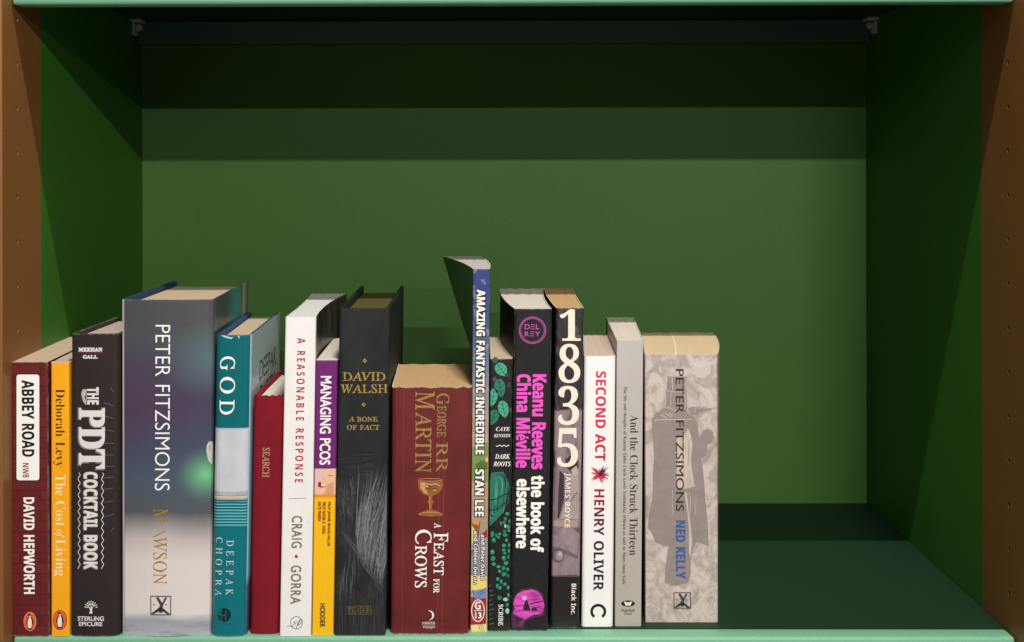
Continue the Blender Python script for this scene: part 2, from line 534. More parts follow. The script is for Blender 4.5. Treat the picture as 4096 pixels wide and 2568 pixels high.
# page materials: hundreds of thin sheets seen edge on
def pages_mat(c, streak=0.25, line=None):
    n = NT("paper_pages", 0.8, 0.15); v, a, h, t = n.attr()
    f = n.noise(n.mapping(v, (240, 8, 3)), 1.0, 3, 0.7)
    g = n.noise(n.mapping(v, (14, 5, 1.2)), 1.0, 2)
    lo = tuple(x * (1 - streak) * 0.8 for x in lin(c)) + (1,)
    col = n.ramp(f, [(0.3, lo), (0.62, rgba(c, 0.8))])
    n.color(n.mix(n.math('MULTIPLY', g, 0.28), col, (lin(c)[0] * .6, lin(c)[1] * .53, lin(c)[2] * .43, 1)))
    if line:
        col_ = n.p.inputs['Base Color'].links[0].from_socket
        q = n.math('LESS_THAN', n.math('ABSOLUTE', n.math('SUBTRACT', n.math('ADD', a, n.math('MULTIPLY', t, 0.02)), line)), 0.007)
        n.color(n.mix(q, col_, (0.82, 0.76, 0.66, 1)))
    n.bump(f, 0.35, 0.0004)
    return n.m
P_CREAM = pages_mat((236, 211, 180)); P_TAN = pages_mat((234, 190, 134)); P_WHITE = pages_mat((252, 242, 228))
P_GREY = pages_mat((220, 206, 190)); P_OLIVE = pages_mat((104, 98, 52), 0.15); P_GLOSS = pages_mat((238, 234, 226), 0.65)
EDGE_W = plain("cut_card_edge", (225, 215, 200), 0.7, 0.2, 0.1)

def cover_mat(name, base, rough=0.38, spec=0.4, wear=0.5, fn=None, cloth=False, edgecol=(215, 205, 195), noise=0.1):
    """printed card: base colour or artwork, rubbed corners, faint creases"""
    n = NT(name, rough, spec); v, a, h, t = n.attr(); o = n.obj()
    if fn: col = fn(n, v, a, h, t, o)
    else:
        f = n.noise(o, 45, 5)
        col = n.ramp(f, [(0.3, tuple(x * (1 - noise) for x in lin(base)) + (1,)), (0.7, tuple(x * (1 + noise) for x in lin(base)) + (1,))])
    if wear:
        # rubbed card along the head, tail and joints of the spine
        d = n.math('MINIMUM', h, n.math('SUBTRACT', 1.0, h))
        e1 = n.math('SUBTRACT', 1.0, n.math('MULTIPLY', d, 220.0), True)
        ea = n.math('MINIMUM', n.math('ABSOLUTE', a), n.math('ABSOLUTE', n.math('SUBTRACT', 1.0, a)))
        e2 = n.math('SUBTRACT', 1.0, n.math('ADD', n.math('MULTIPLY', ea, 45.0), n.math('MULTIPLY', t, 30.0)), True)
        wn = n.noise(n.mapping(o, (190, 190, 90)), 1, 5, 0.7)
        m = n.math('MULTIPLY', n.math('ADD', e1, e2, True), n.ramp(wn, [(0.44, (0.12, 0.12, 0.12, 1)), (0.62, (1, 1, 1, 1))]))
        m = n.math('MULTIPLY', m, wear)
        scr = n.math('GREATER_THAN', n.noise(n.mapping(o, (900, 60, 60)), 1, 2), 0.76)
        m = n.math('MAXIMUM', m, n.math('MULTIPLY', scr, wear * 0.12))
        col = n.mix(m, col, rgba(edgecol))
    n.color(col)
    if cloth:
        wv = n.new('ShaderNodeTexWave', wave_type='BANDS', bands_direction='Z'); wv.inputs['Scale'].default_value = 900
        wv.inputs['Distortion'].default_value = 2.0; n.link(o, wv.inputs['Vector'])
        n.bump(n.math('ADD', wv.outputs['Fac'], n.noise(o, 1600, 2)), 0.35, 0.0004)
    else:
        n.bump(n.math('ADD', n.noise(o, 60, 3), n.math('MULTIPLY', n.noise(o, 1300, 2), 0.25)), 0.25, 0.0007)
    return n.m

def penguin(p, cx, cy, rx, ry, outline=False):
    K, O, Wt = ink((28, 24, 24)), ink((232, 96, 48)), ink((240, 232, 220))
    if outline: p.oval(cx, cy, rx, ry, K, 1); rx -= 1.8; ry -= 1.8
    else: p.oval(cx, cy, rx + 1.2, ry + 1.2, ink((238, 190, 160)), 1)
    p.oval(cx, cy, rx, ry, O, 2)
    sx, sy = rx / 24, ry / 37
    q = lambda pts: [(cx + x * sx, cy + y * sy) for x, y in pts]
    p.poly(q([(-9, -29), (-2, -31), (3, -27), (5, -20), (10, -12), (14, 2), (13, 14), (10, 8), (9, 24), (3, 30), (-6, 30), (-11, 24), (-11, 6), (-14, 14), (-14, 0), (-10, -12), (-6, -20), (-5, -24)]), K, 3)
    p.poly(q([(-3, -16), (3, -17), (7, -6), (8, 10), (6, 24), (0, 27), (-7, 24), (-9, 10), (-8, -4)]), Wt, 4)
    p.poly(q([(-3, -22), (2, -24), (4, -20), (0, -17), (-4, -18)]), Wt, 4)
    p.poly(q([(-9, 30), (-2, 28), (-3, 33), (-10, 33)]), K, 3); p.poly(q([(1, 28), (8, 29), (9, 32), (1, 33)]), K, 3)
    return p
def cross_box(p, x0, y0, x1, y1):
    K = ink((48, 44, 46)); g = ink((92, 86, 86))
    wd = (x1 - x0) * 0.035
    for a, b in (((x0, y0), (x1, y0)), ((x1, y0), (x1, y1)), ((x1, y1), (x0, y1)), ((x0, y1), (x0, y0))): p.stroke([a, b], wd * 1.3, K, 2)
    u = lambda x, y: (x0 + (x1 - x0) * x, y0 + (y1 - y0) * y)
    p.poly([u(.26, .08), u(.38, .04), u(.57, .36), u(.72, .05), u(.82, .08), u(.62, .47), u(.60, .62), u(.74, .76), u(.97, .95), u(.84, .97), u(.56, .78), u(.44, .80), u(.10, .97), u(.03, .93), u(.40, .62), u(.47, .48)], K, 2)
    p.stroke([u(.32, .1), u(.52, .42), u(.50, .6)], wd, g, 3); p.stroke([u(.75, .1), u(.60, .38)], wd, g, 3)
    p.poly([u(.40, .80), u(.50, .74), u(.62, .80), u(.56, .88), u(.44, .88)], K, 3)
    p.text('W', (u(.10, .42)[0], u(.1, .42)[1], u(.24, .5)[0], u(.2, .50)[1]), K, 'serb', False, 2)
    p.text('H', (u(.70, .42)[0], u(.1, .42)[1], u(.82, .5)[0], u(.2, .50)[1]), K, 'serb', False, 2)
    return p
WHITE = ink((252, 248, 242)); BLACK = ink((26, 24, 26))

# ---- 1 dark red paperback with a street sign label
def art(n, v, a, h, t, o):
    br = n.new('ShaderNodeTexBrick'); n.link(n.mapping(o, (1, 1, 1), rot=(math.pi / 2, 0, 0)), br.inputs['Vector'])
    br.inputs['Scale'].default_value = 28; br.inputs['Mortar Size'].default_value = 0.014
    br.inputs['Color1'].default_value = rgba((112, 38, 38)); br.inputs['Color2'].default_value = rgba((100, 30, 31)); br.inputs['Mortar'].default_value = rgba((86, 24, 26))
    return n.mix(n.math('MULTIPLY', n.noise(o, 80, 4), 0.5), br.outputs[0], rgba((92, 28, 28)))
b = Book("paperback_book", "dark red brick patterned paperback with a white street sign label on its spine", 43, 188, 47, 196, 1448, 2553, dp=0.150)
b.shell("cover", [cover_mat("red_brick_cover", None, fn=art), EDGE_W], 0.0005); b.pages(P_CREAM, 0.0005, wave=0.0002)
p = Print(b, "spine_label")
def rrect(x0, y0, x1, y1, r):
    pts = []
    for cx, cy, a in ((x1 - r, y0 + r, -90), (x1 - r, y1 - r, 0), (x0 + r, y1 - r, 90), (x0 + r, y0 + r, 180)):
        for k in range(5):
            an = math.radians(a + 90 * k / 4); pts.append((cx + r * math.cos(an), cy + r * math.sin(an)))
    return pts
p.poly(rrect(64, 1495, 160, 1924, 12), ink((40, 30, 30)), 1).poly(rrect(66.5, 1498, 157.5, 1921, 10), WHITE, 2).build()
words(b, "title_lettering", T("ABBEY ROAD", (88, 1521, 137, 1826), BLACK, 'sansb', layer=3, bold=0.6), T("NW8", (91, 1852, 116, 1910), ink((140, 40, 40)), 'sansb', layer=3))
words(b, "author_lettering", T("DAVID HEPWORTH", (95, 1990, 138, 2375), WHITE, 'sansb', bold=0.6))
penguin(Print(b, "publisher_logo"), 120, 2486, 24, 37).build()

# ---- 2 thin orange paperback
b = Book("paperback_book", "thin bright orange paperback with black and cream serif lettering", 203, 275, 204, 277, 1450, 2551, dp=0.128)
b.shell("cover", [cover_mat("orange_cover", (250, 172, 22), noise=0.04), EDGE_W], 0.0005, wav=0.0006); b.pages(P_CREAM, 0.0005, wave=0.0002)
words(b, "author_lettering", T("Deborah Levy", (212, 1556, 259, 1868), ink((44, 34, 26)), 'serb', off=-0.011))
words(b, "title_lettering", T("The Cost", (222, 1899, 262, 2104), ink((250, 232, 200)), 'serb', off=-0.012), T("of", (217, 2118, 258, 2152), ink((250, 232, 200)), 'seri'),
      T("Living", (212, 2158, 262, 2303), ink((250, 232, 200)), 'serb', off=-0.012))
penguin(Print(b, "publisher_logo"), 240, 2480, 28, 40, True).build()

# ---- 3 dark brown hardback
b = Book("hardback_book", "dark brown hardback with tall white poster lettering between two wavy lines", 281, 474, 279, 476, 1336, 2557, rl=(470, 1266), edge=0.004, bulge=0.001)
b.yr = b.yl * 0.6
DK = cover_mat("dark_brown_cover", (46, 36, 37), 0.55, 0.25, noise=0.07, wear=0.25)
b.shell("cover", [DK, DK], 0.0026); b.pages(P_GREY, 0.0028, top=0.004, bot=0.003, rear=0.004, front=0.001, hollow=0.003)
WG = ink((226, 222, 216)); GG = ink((140, 134, 132))
words(b, "author_lettering", T("MEEHAN", (314, 1391, 409, 1406), WG, 'serb', rot=False, bold=1.0), T("GALL", (332, 1421, 390, 1434), WG, 'serb', rot=False, bold=1.0))
p = Print(b, "spine_ornament")
p.stroke([(314 + i * 4, 1411.5 + 1.3 * math.sin(i * 1.1)) for i in range(25)], 2.2, ink((150, 50, 56)))
for xx in (316, 410): p.stroke([(xx + 4 * math.sin(i * 0.78) + b.lean * (i - 48) * 4, 1891 + i * 4.05) for i in range(96)], 2.6, WG)
for k, (yy, ln) in enumerate([(1570, 12), (1625, 40), (1674, 38), (1726, 36), (1775, 40), (1820, 40), (1865, 36), (1908, 46), (1952, 52), (2004, 56), (2056, 40), (2110, 12)]):
    dr = (k - 5) * -2.6 if k > 5 else (5 - k) * 3.5
    x1 = 455
    for q in range(int(ln / 4)):
        xa = x1 - ln + q * 4
        p.stroke([(xa, yy + dr * (xa - x1) / ln * -1 * -1), (xa + 2.4, yy + dr * (xa + 2.4 - x1) / ln)], 1.8, GG)
p.poly([(324, 1575), (330, 1558), (344, 1556), (344, 1572), (339, 1590), (346, 1612), (344, 1621), (332, 1606)], ink((186, 180, 176)))
p.stroke([(345, 1556), (345, 1618)], 1.6, WG)
p.build(stuff=True)
words(b, "title_lettering", T("THE", (350, 1550, 394, 1617), WG, 'sansb', bold=1.2),
      T("PDT", (315, 1634, 414, 1876), GG, 'serb', bold=4.5), T("PDT", (318, 1634, 417, 1872), WG, 'serb', bold=2.6, layer=2),
      T("COCKTAIL BOOK", (334, 1889, 388, 2277), GG, 'sansb', bold=2.4), T("COCKTAIL BOOK", (336, 1889, 390, 2275), WG, 'sansb', bold=1.1, layer=2))
p = Print(b, "publisher_logo")
p.poly([(357, 2455), (361, 2440), (355, 2428), (362, 2430), (364, 2420), (367, 2430), (374, 2425), (368, 2438), (370, 2454)], WG)
for k in range(17):
    an = math.pi * (1.02 + 0.96 * (k % 9) / 8); r = 20 if k < 9 else 12
    p.oval(364 + r * 1.12 * math.cos(an), 2430 + r * math.sin(an) * 1.15, 4.6, 2.0, WG, 1, 8, an)
p.build()
words(b, "publisher_lettering", T("STERLING", (311, 2466, 415, 2483), WG, 'sans', rot=False, bold=0.5), T("EPICURE", (316, 2488, 409, 2504), WG, 'sans', rot=False, bold=0.5))

# ---- 4 thick hardback with a polar night jacket
def art(n, v, a, h, t, o):
    c = n.ramp(n.math('ADD', h, n.math('MULTIPLY', n.math('SUBTRACT', n.noise(n.mapping(v, (1.2, 2.5, 1)), 1, 2), 0.5), 0.10)),
               [(0.0, rgba((176, 178, 184))), (0.035, rgba((158, 162, 170))), (0.06, rgba((222, 215, 210))), (0.22, rgba((220, 210, 205))), (0.29, rgba((196, 186, 182))),
                (0.37, rgba((82, 88, 92))), (0.46, rgba((76, 88, 104))), (0.55, rgba((70, 76, 98))), (0.68, rgba((72, 62, 84))), (0.80, rgba((74, 68, 88))), (0.88, rgba((76, 80, 84))), (1.0, rgba((78, 78, 80)))])
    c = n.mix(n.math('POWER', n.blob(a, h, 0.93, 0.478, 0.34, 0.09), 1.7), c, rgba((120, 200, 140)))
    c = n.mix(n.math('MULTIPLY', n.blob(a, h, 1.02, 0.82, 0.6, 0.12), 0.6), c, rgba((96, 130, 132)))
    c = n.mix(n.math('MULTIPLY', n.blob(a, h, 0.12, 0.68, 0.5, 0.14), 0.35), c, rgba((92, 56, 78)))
    c = n.mix(n.math('GREATER_THAN', t, 0.12), c, n.ramp(t, [(0.35, rgba((64, 70, 78))), (0.62, rgba((56, 132, 122))), (0.80, rgba((70, 120, 112))), (0.86, rgba((200, 186, 168))), (0.93, rgba((150, 138, 120))), (1.0, rgba((60, 80, 66)))]))
    edge = n.math('MULTIPLY', n.math('LESS_THAN', a, 0.035), 0.9)
    c = n.mix(edge, c, rgba((196, 190, 184)))
    sn = n.noise(n.mapping(v, (2.5, 46, 3), rot=(0, 0, 0.12)), 1, 4, 0.6, 0.8)
    low = n.math('SUBTRACT', 1.0, n.math('MULTIPLY', h, 15.0), True)
    return n.mix(n.math('MULTIPLY', low, n.ramp(sn, [(0.46, (0, 0, 0, 1)), (0.60, (.8, .8, .8, 1))])), c, rgba((128, 134, 142)))
b = Book("hardback_book", "thickest hardback, its dust jacket fading from dark polar sky to pale snow", 478, 851, 480, 838, 1199, 2554, rl=(697, 1122), rr=(992, 1122), edge=0.003, bulge=0.004)
NAVY = plain("navy_board", (44, 58, 92), 0.6, 0.2)
JIN = plain("jacket_inside", (70, 84, 120), 0.4, 0.4)
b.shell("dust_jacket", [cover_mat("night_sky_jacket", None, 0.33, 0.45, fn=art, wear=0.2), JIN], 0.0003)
b.shell("cover_board", [NAVY, NAVY], 0.0026, inset=0.00045, top=0.0012, bot=0.0003, rear=0.0004)
b.pages(P_CREAM, 0.0036, top=0.0052, bot=0.004, rear=0.006, front=0.001, hollow=0.006)
words(b, "author_lettering", T("PETER FITZSIMONS", (620, 1300, 680, 1962), WHITE, 'sans', off=-0.008))
GOLD = foil((206, 160, 72), (150, 104, 40))
words(b, "title_lettering", T("M", (614, 2035, 671, 2089), GOLD, 'ser'), T("WSON", (612, 2146, 668, 2337), GOLD, 'ser'))
p = Print(b, "title_stroke"); p.stroke([(614, 2148), (641, 2134), (665, 2121)], 4.5, GOLD).build()
cross_box(Print(b, "publisher_logo"), 603, 2385, 683, 2459).build()
p = Print(b, "cover_portrait")
p.poly([(840, 1862), (832, 1850), (826, 1832), (822, 1806), (824, 1784), (832, 1770), (843, 1770), (846, 1790), (844, 1830), (843, 1862)], ink((196, 192, 190))).poly([(833, 1788), (838, 1782), (840, 1800), (834, 1812)], ink((150, 146, 146)), 2).build()

# ---- 5 teal hardback
def art(n, v, a, h, t, o):
    Hh = lambda y: (2550 - y) / (2550 - 1339)
    c = n.ramp(h, [(0.0, rgba((6, 112, 122))), (Hh(2040), rgba((4, 100, 112))), (Hh(2004), rgba((190, 176, 160))), (Hh(1996), rgba((226, 208, 186))), (Hh(1988), rgba((96, 100, 112))),
                   (Hh(1972), rgba((176, 182, 194))), (Hh(1717), rgba((192, 198, 208))), (Hh(1716), rgba((2, 104, 112)))], 'CONSTANT')
    cl = n.noise(n.mapping(v, (3, 9, 2)), 1, 4)
    mid = n.math('MULTIPLY', n.math('GREATER_THAN', h, Hh(1985)), n.math('LESS_THAN', h, Hh(1718)))
    c = n.mix(n.math('MULTIPLY', mid, cl), c, rgba((222, 224, 228)))
    wv = n.math('SINE', n.math('MULTIPLY', n.math('ADD', h, n.math('MULTIPLY', n.math('POWER', n.math('SUBTRACT', a, .5), 2.0), 0.01)), 2 * math.pi * 1211 / 12.0))
    band = n.math('MULTIPLY', n.math('GREATER_THAN', h, Hh(2112)), n.math('LESS_THAN', h, Hh(2008)))
    c = n.mix(n.math('MULTIPLY', band, n.math('GREATER_THAN', wv, 0.45)), c, rgba((120, 190, 200)))
    side = n.math('GREATER_THAN', n.math('ADD', a, t), 0.985)
    sc = n.ramp(h, [(0.0, rgba((82, 86, 104))), (0.16, rgba((96, 104, 124))), (0.2, rgba((150, 200, 214))), (0.6, rgba((166, 206, 220))), (1.0, rgba((178, 200, 202)))])
    sc = n.mix(n.math('MULTIPLY', n.math('MULTIPLY', t, n.noise(n.mapping(v, (1, 5, 9)), 1, 3)), 1.3, True), sc, rgba((206, 206, 196)))
    return n.mix(side, c, sc)
b = Book("hardback_book", "teal hardback with a pale cloud band and fine white lines across its spine", 862, 1004, 842, 984, 1340, 2549, rl=(993, 1246), rr=(1114, 1252), edge=0.0055, bulge=0.0012)
b.shell("dust_jacket", [cover_mat("teal_jacket", None, 0.25, 0.5, fn=art, wear=0.35), plain("jacket_inside", (52, 84, 128), 0.45, 0.3)], 0.0003)
b.shell("cover_board", [plain("blue_board", (52, 80, 122), 0.6, 0.2)] * 2, 0.0026, inset=0.00045, top=0.0008, bot=0.0003, rear=0.0004)
b.pages(P_CREAM, 0.0034, top=0.0046, bot=0.004, rear=0.005, front=0.001, hollow=0.004)
words(b, "title_lettering", T("G", (880, 1426, 940, 1481), WHITE, 'ser', bold=0.5), T("O", (879, 1508, 940, 1574), WHITE, 'ser', bold=0.5), T("D", (878, 1600, 937, 1658), WHITE, 'ser', bold=0.5))
words(b, "author_lettering", T("DEEPAK", (905, 2161, 934, 2380), ink((206, 220, 222)), 'ser', space=1.9), T("CHOPRA", (861, 2150, 888, 2384), ink((206, 220, 222)), 'ser', space=1.9))
p = Print(b, "publisher_logo"); TL = ink((8, 40, 52)); LT = ink((10, 100, 112))
p.oval(897, 2460, 27, 28, TL, 1).poly([(878, 2440), (888, 2436), (888, 2462), (872, 2462)], LT, 2)
for xx in (886, 903): p.stroke([(xx, 2440), (xx, 2482)], 4, LT, 2)
p.stroke([(886, 2461), (903, 2461)], 4, LT, 2); p.stroke([(866, 2494), (930, 2496)], 1.6, ink((10, 80, 92)), 1)
p.build()
p = Print(b, "torn_jacket_edge"); tw = ink((190, 214, 212))
p.poly([(884, 1341), (905, 1344), (924, 1350), (934, 1347), (926, 1356), (908, 1353), (892, 1347)], tw).poly([(952, 1343), (958, 1343), (957, 1356), (953, 1350)], tw).build()
# lettering on the front board of the jacket, read along the depth of the book
vs, fs = letters("DEEPAK", 'sans', 0.0, 1.0)
def board_text(bk, body, t0, t1, h0, h1, mat, name):
    vs, fs = letters(body, 'sans')
    xs = [v[0] for v in vs]; ys = [v[1] for v in vs]
    bm = bmesh.new()
    pv = []
    for x, y in vs:
        u, q = (x - min(xs)) / (max(xs) - min(xs)), (y - min(ys)) / (max(ys) - min(ys))
        c = bk.pos(1.0, h0 + q * (h1 - h0), t0 + u * (t1 - t0)); c.x += 0.00012
        pv.append(bm.verts.new(c))
    for f in fs:
        try: bm.faces.new([pv[i] for i in f])
        except ValueError: pass
    return mesh_obj(name, bm, mat, bk.o)
board_text(b, "DEEPAK", 0.045, 0.135, 0.815, 0.885, ink((60, 62, 58)), "cover_lettering")
board_text(b, "CHOPRA", 0.045, 0.135, 0.725, 0.795, ink((60, 62, 58)), "cover_lettering")

# ---- 6 red cloth hardback
b = Book("hardback_book", "small dark red cloth hardback with short gold title halfway up its plain spine", 1013, 1136, 998, 1113, 1584, 2538, rl=(1117, 1481), edge=0.0035, bulge=0.0014)
b.yr = b.yl * 0.6
RC = cover_mat("red_cloth", (132, 16, 34), 0.65, 0.2, cloth=True, wear=0.12, edgecol=(150, 60, 66))
b.shell("cover", [RC, RC], 0.0026, wav=0.0012); b.pages(P_WHITE, 0.0029, top=0.0038, bot=0.003, rear=0.004, front=0.001, hollow=0.004, wave=0.0004)
words(b, "title_lettering", T("SEARCH", (1050, 1791, 1078, 1909), foil((222, 176, 140), (176, 120, 96)), 'ser', bold=0.5))

# ---- 7 white paperback
b = Book("paperback_book", "tall white paperback with widely spaced red capitals down its spine", 1141, 1264, 1118, 1243, 1268, 2545, rl=(1247, 1173), rr=(1388, 1173), edge=0.0016, bow=(0.002, -0.005))
def art(n, v, a, h, t, o):
    c = n.ramp(n.noise(o, 45, 5), [(0.3, rgba((238, 235, 232))), (0.7, rgba((245, 242, 239)))])
    sp = n.math('GREATER_THAN', n.noise(o, 130, 2), 0.74)
    c = n.mix(n.math('MULTIPLY', sp, 0.12), c, rgba((150, 146, 140)))
    d = n.ramp(n.noise(n.mapping(v, (1, 3, 6)), 1, 3), [(0.4, rgba((30, 28, 28))), (0.7, rgba((96, 84, 74)))])
    return n.mix(n.math('MULTIPLY', n.math('GREATER_THAN', t, 0.06), n.math('GREATER_THAN', a, 0.5)), c, d)
b.shell("cover", [cover_mat("white_cover", None, 0.35, 0.45, fn=art, wear=0.25), EDGE_W], 0.0005); b.pages(pages_mat((250, 249, 247), 0.08), 0.0005, wave=0.0001)
TP = ink((128, 116, 106)); RD = ink((176, 34, 40))
words(b, "title_lettering", T("A REASONABLE RESPONSE", (1184, 1352, 1217, 1930), RD, 'sansb', space=1.5))
words(b, "author_lettering", T("CRAIG", (1167, 2064, 1208, 2191), TP, 'sans', space=1.15, bold=0.8), T("GORRA", (1163, 2262, 1204, 2415), TP, 'sans', space=1.15, bold=0.8))
Print(b, "dividing_line").stroke([(1154, 1995), (1223, 1992)], 1.8, ink((90, 84, 80))).build()
Print(b, "red_bullet").oval(1185, 2226, 6.4, 6.8, RD).build()
p = Print(b, "publisher_logo"); K = ink((70, 66, 66))
p.ring(1186, 2491, 25, 26, 2.2, K).stroke([(1149, 2505), (1158, 2504), (1170, 2508), (1178, 2484), (1180, 2500), (1188, 2478), (1190, 2504), (1196, 2490), (1203, 2478), (1207, 2486), (1198, 2500), (1192, 2500)], 2.4, K).stroke([(1200, 2476), (1184, 2516)], 2.2, K).build()

# ---- 8 purple and yellow paperback
b = Book("paperback_book", "purple and yellow paperback with a laughing face printed in the middle of its spine", 1264, 1350, 1248, 1333, 1441, 2541, dp=0.128, edge=0.0014)
def art(n, v, a, h, t, o):
    Hh = lambda y: (2541 - y) / 1100
    c = n.ramp(h, [(0, rgba((248, 190, 18))), (Hh(1991), rgba((246, 140, 40))), (Hh(1981), rgba((232, 190, 160))), (Hh(1877), rgba((112, 34, 112)))], 'CONSTANT')
    cr_ = n.math('LESS_THAN', n.math('ABSOLUTE', n.math('SUBTRACT', a, 0.56)), 0.02)
    return n.mix(n.math('MULTIPLY', cr_, n.math('MULTIPLY', n.math('MULTIPLY', n.noise(n.mapping(o, (80, 80, 14)), 1, 3), n.math('LESS_THAN', h, 0.5)), 0.16)), c, rgba((252, 224, 140)))
b.shell("cover", [cover_mat("purple_yellow_cover", None, fn=art, wear=0.3), EDGE_W], 0.0005); b.pages(P_WHITE, 0.0005, wave=0.0002)
words(b, "title_lettering", T("MANAGING PCOS", (1281, 1505, 1323, 1858), WHITE, 'sans', bold=1.0))
p = Print(b, "cover_portrait")
sk, sk2, lip, te, hr = ink((236, 190, 156)), ink((214, 158, 122)), ink((156, 26, 40)), ink((248, 240, 232)), ink((230, 190, 190))
p.poly([(1260, 1880), (1296, 1880), (1284, 1906), (1276, 1940), (1266, 1975), (1256, 1975)], hr, 1)
p.poly([(1300, 1880), (1338, 1880), (1335, 1976), (1282, 1976), (1276, 1950), (1282, 1926), (1292, 1912), (1294, 1896)], sk, 1)
p.poly([(1310, 1938), (1334, 1926), (1334, 1976), (1296, 1976), (1304, 1958)], sk2, 2)
p.poly([(1273, 1930), (1280, 1926), (1290, 1938), (1306, 1942), (1296, 1949), (1280, 1949), (1272, 1944)], lip, 3)
p.poly([(1283, 1936), (1294, 1939), (1305, 1943), (1294, 1945), (1286, 1944)], te, 4)
p.stroke([(1314, 1900), (1322, 1903), (1330, 1901)], 2.2, ink((120, 76, 60)), 3); p.stroke([(1292, 1914), (1296, 1918)], 2.5, sk2, 3)
p.build()
DR = ink((140, 52, 26))
words(b, "author_lettering", T("PROF JENNIE BRAND-MILLER", (1308, 2008, 1321, 2185), DR, 'sans', bold=0.5), T("PROF NADIR R. FARID", (1290, 2008, 1302, 2136), DR, 'sans', bold=0.5), T("KATE MARSH", (1272, 2008, 1285, 2083), DR, 'sans', bold=0.5))
words(b, "publisher_lettering", T("HODDER", (1280, 2414, 1300, 2508), ink((60, 44, 20)), 'sans', bold=0.7))

# ---- 9 black hardback with scratched reeds
b = Book("hardback_book", "charcoal black hardback with gold centred lettering above pale scratched reeds", 1358, 1560, 1337, 1541, 1234, 2543, rl=(1443, 1144), rr=(1615, 1144), edge=0.0022)
def art(n, v, a, h, t, o):
    c = n.ramp(n.noise(n.mapping(v, (2, 7, 3)), 1, 5, 0.65, 0.6), [(0.3, rgba((28, 28, 30))), (0.7, rgba((43, 43, 46)))])
    s1 = n.noise(n.mapping(v, (26, 9, 4), rot=(0, 0, 0.5)), 1, 5, 0.7, 0.5)
    low = n.math('SUBTRACT', 1.0, n.math('MULTIPLY', n.math('SUBTRACT', h, 0.42), 9.0), True)
    return n.mix(n.math('MULTIPLY', n.math('MULTIPLY', n.ramp(s1, [(0.45, (0, 0, 0, 1)), (0.7, (1, 1, 1, 1))]), low), 0.5), c, rgba((84, 84, 88)))
BK = cover_mat("charcoal_cover", None, 0.6, 0.25, fn=art, wear=0.12, edgecol=(110, 110, 112))
b.shell("cover", [BK, plain("black_board", (30, 30, 32), 0.55)], 0.0032); b.pages(P_OLIVE, 0.0034, top=0.0062, bot=0.004, rear=0.005, front=0.001, hollow=0.002)
p = Print(b, "cover_art")
gs = [ink((g, g, g + 3)) for g in (70, 84, 100, 118, 134)]
dk = ink((33, 33, 36))
p.poly([(1338, 2130), (1352, 2160), (1400, 2240), (1470, 2330), (1538, 2420), (1538, 2475), (1500, 2450), (1440, 2370), (1385, 2330), (1338, 2260)], dk, 1)
rr_ = random.Random(3)
for k in range(240):                        # reeds
    x = rr_.uniform(1425, 1530); y = 2180 + (x - 1425) * 1.1 + rr_.uniform(-60, 60)
    L = rr_.uniform(60, 330); dx = L * rr_.uniform(-0.02, 0.40)
    pts = [(x + dx * u - 8 * math.sin(u * 3.1), y - L * u) for u in (0, .25, .5, .75, 1)]
    pts = [(min(1545, max(1345, a)), max(1800, c)) for a, c in pts]
    p.stroke(pts, rr_.uniform(1.2, 3.4), rr_.choice(gs), 2 + k * 0.004, True)
for k in range(46):                         # bank beside the dark track
    u = rr_.random(); x = 1352 + 150 * u; y = 2100 + 230 * u + rr_.uniform(-30, 10)
    p.stroke([(x, y), (x + 18, y + 24), (min(1536, x + 40), y + 50)], rr_.uniform(1, 2), rr_.choice(gs[:3]), 2.2 + k * 0.01, True)
for k in range(26):
    x = rr_.uniform(1350, 1420); y = rr_.uniform(2300, 2420)
    p.stroke([(x, y), (x + rr_.uniform(-4, 8), y - 50), (x + rr_.uniform(-4, 12), y - 90)], rr_.uniform(1.2, 2.2), rr_.choice(gs[:3]), 2.3 + k * 0.01, True)
for k in range(40):
    x = rr_.uniform(1350, 1420); y = rr_.uniform(1960, 2080)
    p.stroke([(x, y), (x - rr_.uniform(2, 14), y - rr_.uniform(20, 70))], rr_.uniform(1.0, 2.0), rr_.choice(gs[:3]), 2.4 + k * 0.01, False)
for k in range(24):
    x = rr_.uniform(1345, 1470); y = rr_.uniform(1810, 1950)
    p.stroke([(x, y), (x + rr_.uniform(20, 70), y + rr_.uniform(-5, 5))], rr_.uniform(0.8, 1.6), gs[0], 2.5 + k * 0.01, False)
p.build(stuff=True)
GD = foil((214, 184, 92), (132, 108, 52))
words(b, "author_lettering", T("DAVID", (1371, 1489, 1541, 1523), GD, 'ser', rot=False, bold=0.5, lean=False), T("WALSH", (1363, 1538, 1550, 1572), GD, 'ser', rot=False, bold=0.5, lean=False))
words(b, "title_lettering", T("A BONE", (1396, 1667, 1510, 1686), GD, 'ser', rot=False, bold=0.4, lean=False), T("OF FACT", (1388, 1700, 1517, 1719), GD, 'ser', rot=False, bold=0.4, lean=False))
for cx, cy in ((1459, 1443), (1455, 1618)):
    p = Print(b, "diamond_ornament")
    p.poly([(cx - 9, cy), (cx, cy - 9), (cx + 9, cy), (cx, cy + 9)], GD, 1).poly([(cx - 4, cy), (cx, cy - 4), (cx + 4, cy), (cx, cy + 4)], ink((90, 72, 34)), 2)
    p.build()
p = Print(b, "publisher_lettering"); OG = foil((150, 132, 66), (84, 74, 38))
p.text("PICADOR", (1396, 2428, 1480, 2453), OG, 'ser', rot=False, lean=False, layer=3)
for a_, c_ in (((1393, 2425), (1484, 2425)), ((1484, 2425), (1484, 2457)), ((1484, 2457), (1393, 2457)), ((1393, 2457), (1393, 2425))): p.stroke([a_, c_], 1.8, OG, 3)
p.build()

